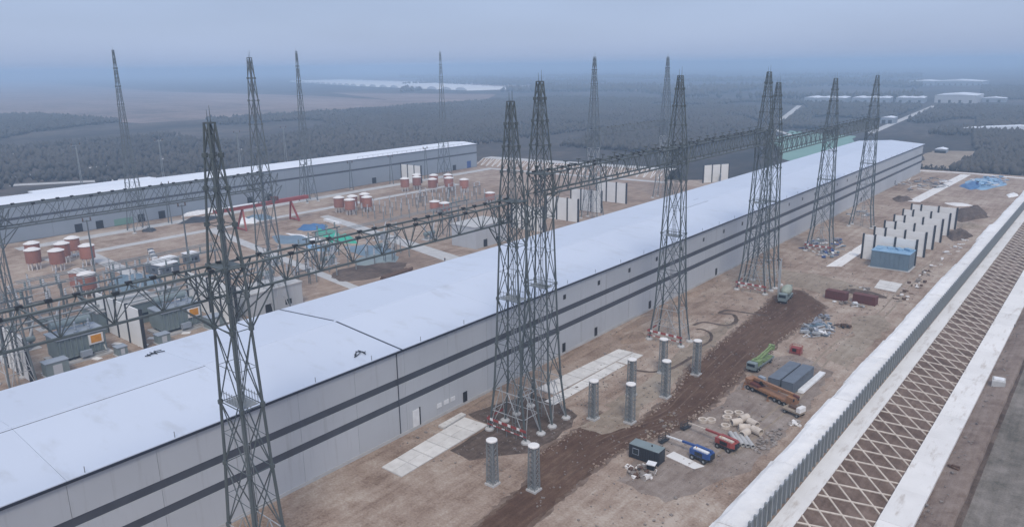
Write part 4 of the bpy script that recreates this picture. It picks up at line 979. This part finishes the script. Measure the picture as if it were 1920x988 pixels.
for (x,y,rx,ry,h,m,l,s) in ((-253,106,9,9,3.2,'encl','heap of machinery under blue-grey sheets below the huts',41),(-281,198,7,7,1.4,'blue','bright blue tarpaulin beside the red gantry crane',42),(-264,193,6,5,2.2,'green','bright green tarpaulin, upper one of two',43),(-250,190,9,5,2.0,'green','bright green tarpaulin, lower one of two above the beam',44),(-268,178,12,7,1.0,'encl','broad slate-blue sheet left of the green tarpaulins',45),(-245,176,10,4,.6,'skyblue','pale blue sheet under the gantry beam near the green tarpaulin',46),(-266,184,14,2.2,.7,'white','long white sheet between the slate-blue and green covers',47),(-318,188,6,5,1.6,'white','white crumpled sheet behind the nearest tower',48),(-322,197,8,6,1.2,'encl','grey sheet heap right of the white crumpled sheet',49),(-340,176,5,10,1.6,'post','dark heap before the far hall left of the nearest tower',50),(-356,186,2.2,10,2.0,'white','row of white bundles at the foot of the far hall',51),(-225,185,14,7,1.4,'encl','bluish heap of material under the gantry beam right of the tarpaulins',52),(-212,176,8,9,1.6,'trf','greenish grey heap below the gantry beam near the red ground',53),(-337,150,4,3,1.2,'post','small dark heap on bare ground before the far hall',54),(-203,165,10,16,.9,'mound','low bank of dark spoil under the gantry beam',55)):
    mound('tarp_heap' if m not in ('mound','post') else 'spoil_heap',(x,y,0),l,rx,ry,h,M[m],s,'tarpaulin' if m not in ('mound','post') else 'heap','covers and heaps in the switchyard')
# red gantry crane
t = thing('gantry_crane', (-300,190,0), 'red gantry crane straddling the material store behind the nearest tower', 'crane')
b = MB()
for x in (-4,-2.6): b.box(x-.5,-26,9.4,x+.5,22,11.0)
b.build('girder', M['red'], t); MB().box(-4.6,-26,11.0,-2.0,-4,11.2).build('walkway', M['white'], t)
for y in (-14,14):
    for x in (-7,.5): MB().bar((x,y,0),(-3.3,y*.9,9.5),.5).build('leg', M['red'], t)
    MB().bar((-7,y,.6),(.5,y,.6),.4).build('sill_beam', M['red'], t)
MB().cbox(-3.3,4,11.0,2.6,3,1.6).build('trolley', M['rust'], t)
t = thing('pipe_bundle', (-190.5,167,0), 'bundle of brown steel pipes on the red ground behind the roof', 'pipes', rz=R(96))
for k in range(7): MB().bar((-7,-1.6+.8*(k%4)+.4*(k//4),.35+.6*(k//4)),(6+k%3,-1.6+.8*(k%4)+.4*(k//4),.35+.6*(k//4)),.38,8).build('pipe', M['brown'], t)
t = thing('white_sheeting', (-283,212,0), 'row of white packing sheets beside the concrete road and the red tanks', 'sheets')
for k in range(5): MB().cbox(-6+k*2.8,0-k*.5,0,2.3,2.2,.9+.1*(k%2),.1).build('pack', M['white'], t)
t = thing('white_sheeting', (-284,126,0), 'row of small white blocks before the left road of the switchyard', 'sheets')
for k in range(6): MB().cbox(-9+k*3,4-k*1.1,0,1.5,1.6,2.0,.1).build('pack', M['white'] if k % 2 else M['boxgrey'], t)
# slim poles
def pole(loc, h, label, arm=3.0, twin=False, m='zinc_mid', group='slim poles in the switchyard'):
    t = thing('line_pole', loc, label, 'pole', group)
    if twin:
        for s in (-1,1): MB().bar((s*1.6,0,0),(s*.3,0,h),.26,6,.16).build('shaft', M[m], t)
    else: MB().bar((0,0,0),(0,0,h),.34,6,.2).build('shaft', M[m], t)
    MB().bar((0,-arm/2,h-.4),(0,arm/2,h-.4),.2).build('crossarm', M[m], t)
    for s in (-1,1): MB().lathe([(.2,h-.3),(.3,h+.1),(.15,h+.3),(.26,h+.6),(.1,h+.9)],0,s*arm*.42,8).build('insulator', M['brown'], t)
    MB().box(-.7,-.7,0,.7,.7,.3).build('footing', M['concrete'], t)
pole((-274,101.5,0),20.5,'slim pole beside the left red tank cluster',3,False,'steel_b'); pole((-250,123.6,0),25,'slim pole before the small lone hut',3,False,'steel_b')
for (x,y,h,l) in ((-350,307,17,'twin-leg pole before the far hall beside the far red tanks'),(-354,279,16,'twin-leg pole before the far hall left of the far red tanks'),(-346,333,20,'twin-leg pole before the far hall near its right end'),(-350,244,19,'twin-leg pole before the far hall at the red crane'),(-345,164,19,'twin-leg pole before the far hall at left')): pole((x,y,0),h,l,4,True,'steel_b')
for (x,y,h,l) in ((-425,158,36,'pale line pole behind the white annex roof, left one'),(-432,205,34,'pale line pole behind the white annex roof, right one'),(-440,120,36,'pale line pole rising behind the left end of the far hall'),(-455,268,33,'pale line pole behind the far hall, middle'),(-450,300,34,'pale line pole behind the far hall, right of the middle')): pole((x,y,ZP),h,l,5,True,'zinc_mid','line poles behind the far hall')
# post insulators: alike stands in loose rows
st = thing('insulator_stand', (-262,228,0), 'slim grey post insulator stand in the rows among the red tanks', 'insulator', 'post insulator stands')
MB().bar((0,0,0),(0,0,4.2),.22,6).build('stand', M['zinc_mid'], st)
MB().lathe([(.2,4.2),(.34,4.5),(.2,4.7),(.34,5.1),(.2,5.3),(.32,5.7),(.18,5.9),(.28,6.4),(.1,6.6)],n=8).build('insulator', M['wall'], st)
MB().bar((-1.2,0,6.7),(1.2,0,6.7),.1).build('busbar_clamp', M['zinc_mid'], st)
OR = ('first','second','third','fourth','fifth','sixth','seventh','eighth','ninth','tenth','eleventh','twelfth')
st['label'] = 'insulator stand among the red tanks, first row from left, first from front'
for i in range(7):
    for j in range(6):
        if i == j == 0: continue
        clone(st, (-262-5.2*j+.8*math.sin(i*3), 228+11*i+.8*math.cos(j*5), 0), 'insulator stand among the red tanks, %s row from left, %s from front' % (OR[i], OR[j]))
for i in range(7):
    for j in range(4): clone(st, (-246-8*j, 52+8.5*i+2*(j%2), 0), 'insulator stand before the left red tanks, %s row from left, %s from front' % (OR[i], OR[j]), None, 'left post insulator stands')
for i in range(8):
    for j in range(3): clone(st, (-206-7*j, 128+8.5*i+2*(j%2), 0), 'insulator stand behind the long roof, %s row from left, %s from front' % (OR[i], OR[j]), None, 'middle post insulator stands')
# circuit breakers: a long tank on legs with two slanted bushings
cbk = thing('circuit_breaker', (-215,48,0), 'grey circuit breaker tank in the left switchyard, first from the left in the front row', 'circuit breaker', 'circuit breakers')
MB().lathe([(.5,-3.0),(.85,-2.8),(.85,2.8),(.5,3.0)], 0, 2.4, 12, True, 'y').build('tank', M['trf'], cbk)
for y in (-2,2):
    MB().box(-.8,y-.2,0,.8,y+.2,1.7).build('leg_frame', M['zinc_mid'], cbk)
    MB().bar((0,y,3.1),(0,y*1.7,7.2),.34,8,.2).build('bushing', M['wall'], cbk)
MB().box(.9,-.9,.6,1.8,.9,2.3).build('drive_box', M['wall_b'], cbk); MB().box(-1.6,-3.6,0,2.2,3.6,.15).build('plinth', M['concrete'], cbk)
k_ = 0
for i in range(6):
    for j in range(2):
        if i == j == 0: continue
        clone(cbk, (-215-14*j, 48+11.5*i, 0), 'grey circuit breaker tank in the left switchyard, %s from the left in the %s row' % (OR[i], ('front','back')[j]))
for i in range(7): clone(cbk, (-222-(i%2)*16, 136+13*i, 0), 'grey circuit breaker tank in the middle switchyard, %s from the left' % OR[i])
sf = thing('support_frame', (-225,60,0), 'dark steel portal frame for busbars behind the transformers', 'steel frame', 'busbar portal frames')
for y in (-5,5): MB().bar((0,y,0),(0,y,11),.24,6).bar((-2,y,0),(0,y,8),.14).build('post', M['steel_b'], sf)
MB().bar((0,-6.5,11),(0,6.5,11),.26,6).build('beam', M['steel_b'], sf)
for k in range(3): MB().lathe([(.2,11.2),(.36,11.6),(.2,11.8),(.36,12.3),(.2,12.5),(.3,13.0),(.1,13.3)],0,-4+4*k,8).build('insulator', M['trf'], sf)
sf['label'] = 'dark steel busbar portal behind the transformers, first from the left'
for i in range(1, 6): clone(sf, (-225-(i%2)*9, 60+i*12, 0), 'dark steel busbar portal behind the transformers, %s from the left' % OR[i])
for i in range(7): clone(sf, (-216-(i%3)*7, 150+i*9 if i < 3 else 215+(i-3)*13, 0), 'dark steel busbar portal in the middle of the switchyard, %s from the left' % OR[i], None, 'middle busbar portal frames')
t = thing('bus_pipe', (-212, 0, 0), 'long grey bus ducts running behind the transformers', 'duct')
for k in range(3): MB().bar((-3*k,40,6.5+.6*k),(-3*k,128,6.5+.6*k),.3,8).build('duct', M['zinc_mid'], t)
for k in range(8): MB().bar((-3,44+k*11,0),(-3,44+k*11,6.4),.2,6).bar((-7,44+k*11,6.2),(1,44+k*11,6.2),.16).build('duct_support', M['steel_b'], t)
for (x, y0, y1, l) in ((-225,56,124,'three parallel tubular busbars on the near portals behind the transformers'),(-234,66,126,'three parallel tubular busbars on the back portals behind the transformers'),(-216,150,254,'three parallel tubular busbars over the middle switchyard')):
    t = thing('busbar_run', (x, y0, 13.3), l, 'busbar', 'tubular busbars')
    for k in (-1,0,1): MB().bar((k*1.6,0,.1),(k*1.6,y1-y0,.1),.11,6).build('busbar', M['zinc_mid'], t)
dcs = thing('disconnector', (-240,44,0), 'grey disconnector frame in the left switchyard, first from the left in the near row', 'disconnector', 'disconnector frames')
for y in (-2.2,2.2):
    MB().bar((-.5,y,0),(-.5,y,5),.12).bar((.5,y,0),(.5,y,5),.12).bar((-.5,y,.3),(.5,y,2.4),.07).bar((.5,y,2.4),(-.5,y,4.6),.07).build('support', M['steel_b'], dcs)
    MB().lathe([(.22,5.2),(.4,5.6),(.22,5.8),(.4,6.3),(.22,6.5),(.36,7.0),(.15,7.3)],0,y,8).build('insulator', M['wall'], dcs)
MB().bar((0,-3,5.1),(0,3,5.1),.2).build('cross_beam', M['steel_b'], dcs); MB().bar((0,-2.2,7.4),(0,2.6,7.5),.09,6).build('blade', M['zinc'], dcs)
for i in range(8):
    for j in range(2):
        if i == j == 0: continue
        clone(dcs, (-240-17*j, 44+9.5*i, 0), 'grey disconnector frame in the left switchyard, %s from the left in the %s row' % (OR[i], ('near','far')[j]))
for i in range(9): clone(dcs, (-206-(i%3)*13, 140+12.5*i, 0), 'grey disconnector frame in the middle switchyard, %s from the left' % OR[i])
for i in range(5): clone(dcs, (-278-(i%2)*9, 262+11*i, 0), 'grey disconnector frame below the far red tanks, %s from the left' % OR[i])
# low concrete covers on the ground
t = thing('cover_slab_row', (0,0,0), 'pale concrete trench covers lying in rows near the transformers', 'slabs')
for k in range(14): MB().cbox(-193-(k%3)*3.4, 57+k*3.9, .02, 2.2, 1.5, .18, .1*k).build('cover_slab', M['pale_conc'], t)
# two workers, tiny in the picture
def person(loc, label, rz):
    me = bpy.data.meshes.new('person')
    J = [(0,0,.95),(0,0,1.2),(0,0,1.42),(0,0,1.54),(0,.01,1.68),(.1,0,.9),(.12,.02,.5),(.13,0,.06),(.14,.12,.03),(-.1,0,.9),(-.13,-.03,.5),(-.14,-.05,.06),(-.14,.08,.03),(.2,0,1.4),(.27,.02,1.12),(.26,.12,.88),(-.2,0,1.4),(-.27,.0,1.12),(-.27,.08,.88)]
    E_ = [(0,1),(1,2),(2,3),(3,4),(0,5),(5,6),(6,7),(7,8),(0,9),(9,10),(10,11),(11,12),(2,13),(13,14),(14,15),(2,16),(16,17),(17,18)]
    rad = [.16,.16,.17,.06,.105,.1,.075,.05,.05,.1,.075,.05,.05,.075,.05,.04,.075,.05,.04]
    me.from_pydata(J, E_, []); o = bpy.data.objects.new('person', me); COL.objects.link(o)
    md = o.modifiers.new('Skin', 'SKIN'); me.materials.append(M['cloth'])
    for i, s in enumerate(me.skin_vertices[0].data if me.skin_vertices else []): s.radius = (rad[i], rad[i])
    if me.skin_vertices: me.skin_vertices[0].data[0].use_root = True
    sb = o.modifiers.new('Subdivision', 'SUBSURF'); sb.levels = 1; sb.render_levels = 1
    o.location = loc; o.rotation_euler = (0,0,rz); tag(o, label, 'person', 'workers in the switchyard')
    h = MB().lathe([(.0,1.84),(.09,1.82),(.13,1.74),(.15,1.7),(.12,1.69)], 0, .01, 10).build('hard_hat', M['yellow'], o)
person((-189.5,190,0),'worker in dark clothes standing on the red ground behind the roof',.6)
person((-258,125.5,0),'worker in dark clothes standing right of the white-roofed huts',2.0)
# ================================================================ FAR LAND
def shed(loc, s, label, rz=0.0, m='wall_b', span=1):
    t = thing('far_shed', (loc[0],loc[1],ZP), label, 'shed', None, rz)
    MB().cbox(0,0,0,s[0],s[1],s[2]).build('wall', M[m], t)
    wx = s[0]/span
    for k in range(span):
        mb = MB(); x0, x1 = -s[0]/2+k*wx, -s[0]/2+(k+1)*wx; y0, y1 = -s[1]/2-.5, s[1]/2+.5; zr = s[2]+wx*.03+.8
        mb.v = [(x0,y0,s[2]+.02),((x0+x1)/2,y0,zr),(x1,y0,s[2]+.02),(x0,y1,s[2]+.02),((x0+x1)/2,y1,zr),(x1,y1,s[2]+.02)]
        mb.f = [(0,1,4,3),(1,2,5,4),(0,2,1),(3,4,5),(0,3,5,2)]
        mb.build('roof', M['roof_b'], t)
    for k in range(max(2, int(s[0]/14))):
        MB().cbox(-s[0]/2+s[0]*(k+.5)/max(2, int(s[0]/14)), -s[1]/2-.1, .1, 4, .2, min(5, s[2]*.6)).build('door', M['dark'], t)
shed((-245,1530,0),(62,80,13),'white-roofed factory shed with a dark front on the far plain at right',0,'wall')
for i,(x,y,w2,l) in enumerate(((-440,1440,70,'left one of the long pale sheds beyond the far gantry towers'),(-370,1465,60,'middle one of the long pale sheds beyond the far gantry towers'),(-312,1490,44,'right one of the long pale sheds beyond the far gantry towers'))): shed((x,y,0),(w2,60,9),l,.12,'wall_b',3)
shed((-195,1555,0),(34,30,7),'low pale shed right of the white-roofed factory')
shed((-500,2530,0),(70,120,12),'far white shed on the plain near the horizon, left one'); shed((-415,2560,0),(130,120,11),'far long white shed on the plain near the horizon, right one')
shed((-88,900,0),(96,16,5),'long low white-roofed shed at the right picture edge',.1)
shed((-228,985,0),(14,20,7),'small white-roofed hut beside the farm track')
shed((-118,690,0),(8,10,3),'tiny hut on the tan field past the hall')
t = thing('greenhouse_block', (-2560,2195,ZP), 'long white strip of plastic greenhouses on the plain at left', 'greenhouse', rz=math.atan2(-875,2082))
for k in range(22):
    mb = MB(); L = 90; x0 = -1080+k*99; wd = 300 if k < 12 else 300-(k-12)*18
    n = 7
    for yy in (-wd/2, wd/2):
        for i in range(n): a = math.pi*i/(n-1); mb.v.append((x0+L/2-math.cos(a)*L/2, yy, math.sin(a)*9))
    for i in range(n-1): mb.f.append((i,i+1,n+i+1,n+i))
    mb.f.append(tuple(range(n))); mb.f.append(tuple(n+i for i in reversed(range(n))))
    mb.build('greenhouse_tunnel', M['white'], t)
# winter woodland as one mass of small crowns
r = random.Random(11)
ICO_V = []
ph = (1+5**.5)/2
for a in (-1,1):
    for b in (-ph,ph): ICO_V += [(a,b,0),(0,a,b),(b,0,a)]
ICO_V = [Vector(v).normalized() for v in ICO_V]
ICO_F = []
for i in range(12):
    for j in range(i+1,12):
        for k in range(j+1,12):
            if all((ICO_V[p]-ICO_V[q]).length < 1.1 for p,q in ((i,j),(j,k),(i,k))): ICO_F.append((i,j,k))
def seg_d(x, y, a, b, wd):
    dx, dy = b[0]-a[0], b[1]-a[1]; t = max(0, min(1, ((x-a[0])*dx+(y-a[1])*dy)/(dx*dx+dy*dy)))
    return math.hypot(x-a[0]-t*dx, y-a[1]-t*dy)
def wood(name, region, n, label, smin, smax, seed):
    r = random.Random(seed); mb = MB(); c = 0
    while c < n:
        x, y = region(r)
        if x is None: continue
        if any(seg_d(x, y, *tr) < tr[2]*.5+5 for tr in TRACKS): continue
        c += 1; s = r.uniform(smin, smax); b = len(mb.v); h = s*r.uniform(2.2, 3.4); lx, ly = r.uniform(-.5,.5), r.uniform(-.5,.5)
        mb.v += [(x, y, ZP-.2), (x+lx, y+ly, ZP+h)]
        a0 = r.uniform(0, 6.28)
        for i in range(5):
            a = a0+i*1.2566; k = s*r.uniform(.7,1.25); mb.v.append((x+k*math.cos(a), y+k*math.sin(a), ZP+h*r.uniform(.35,.68)))
        for i in range(5): j = (i+1) % 5; mb.f += [(b, b+2+j, b+2+i), (b+1, b+2+i, b+2+j)]
    o = mb.build(name, M['forest'], None, True); return tag(o, label, 'woodland', None, 'stuff')
def regL(r):
    x, y = r.uniform(-1500,-480), r.uniform(40,1150)
    if math.sin(x*.006+1)*math.cos(y*.007)+.35*math.sin(x*.021+y*.017) < -.45: return None, None
    if x > -520 and y < 230: return None, None
    if y > 500 and x < -1080+.1*(y-500): return None, None
    return x, y
def regM(r):
    y = r.uniform(560, 1400); x = r.uniform(-.9*y-200, -.02*y)
    if x < -1050: return None, None
    if -300 < x < -60 and y < 850 and not (-90 < x): return None, None
    if abs(x-(-211-(y-840)*.085)) < 12 or (y > 1370 and x > -500): return None, None
    if math.sin(x*.009)*math.cos(y*.011+2)+.4*math.sin(x*.03+y*.02) < -.5: return None, None
    return x, y
def regR(r):
    y = r.uniform(600, 2400); x = r.uniform(-.14*y, -.005*y)
    if x < -60 and y < 720: return None, None
    if abs(y-905) < 26 or (1330 < y < 1640) : return None, None
    return x, y
def regF(r):
    y = r.uniform(1500, 4200); x = r.uniform(-1.1*y, -.2*y)
    if math.sin(x*.004)*math.cos(y*.006+1)+.3*math.sin(x*.013) < .15: return None, None
    return x, y
wood('woodland', regL, 26000, 'dark leafless woodland behind the far hall', 1.3, 2.6, 1)
wood('woodland', regM, 26000, 'dark leafless woodland beyond the yard in the middle distance', 1.4, 2.8, 2)
wood('woodland', regR, 11000, 'dark leafless woodland on the plain at the right', 1.4, 2.8, 3)
wood('woodland', regF, 7000, 'scattered far tree belts on the plain', 3, 6, 4)
# scrub just beyond the far end of the hall
def regS(r): return r.uniform(-160,-60), r.uniform(556,592)
wood('scrub', regS, 160, 'low scrub past the far end of the main hall', .5, 1.1, 5)

# ================================================================ HAZE
hz = MB().box(-30020,-4020,-4.6,9020,30020,84.5)
vm = bpy.data.materials.new('haze'); vm.use_nodes = True; t = vm.node_tree; t.nodes.clear()
pv = t.nodes.new('ShaderNodeVolumePrincipled'); ou = t.nodes.new('ShaderNodeOutputMaterial')
pv.inputs['Color'].default_value = (.56,.76,1.0,1); pv.inputs['Density'].default_value = 0.00042; pv.inputs['Anisotropy'].default_value = 0.0
t.links.new(pv.outputs[0], ou.inputs['Volume'])
ho = hz.build('haze', vm); tag(ho, 'pale blue haze filling the air over the whole plain', 'haze', None, 'stuff')
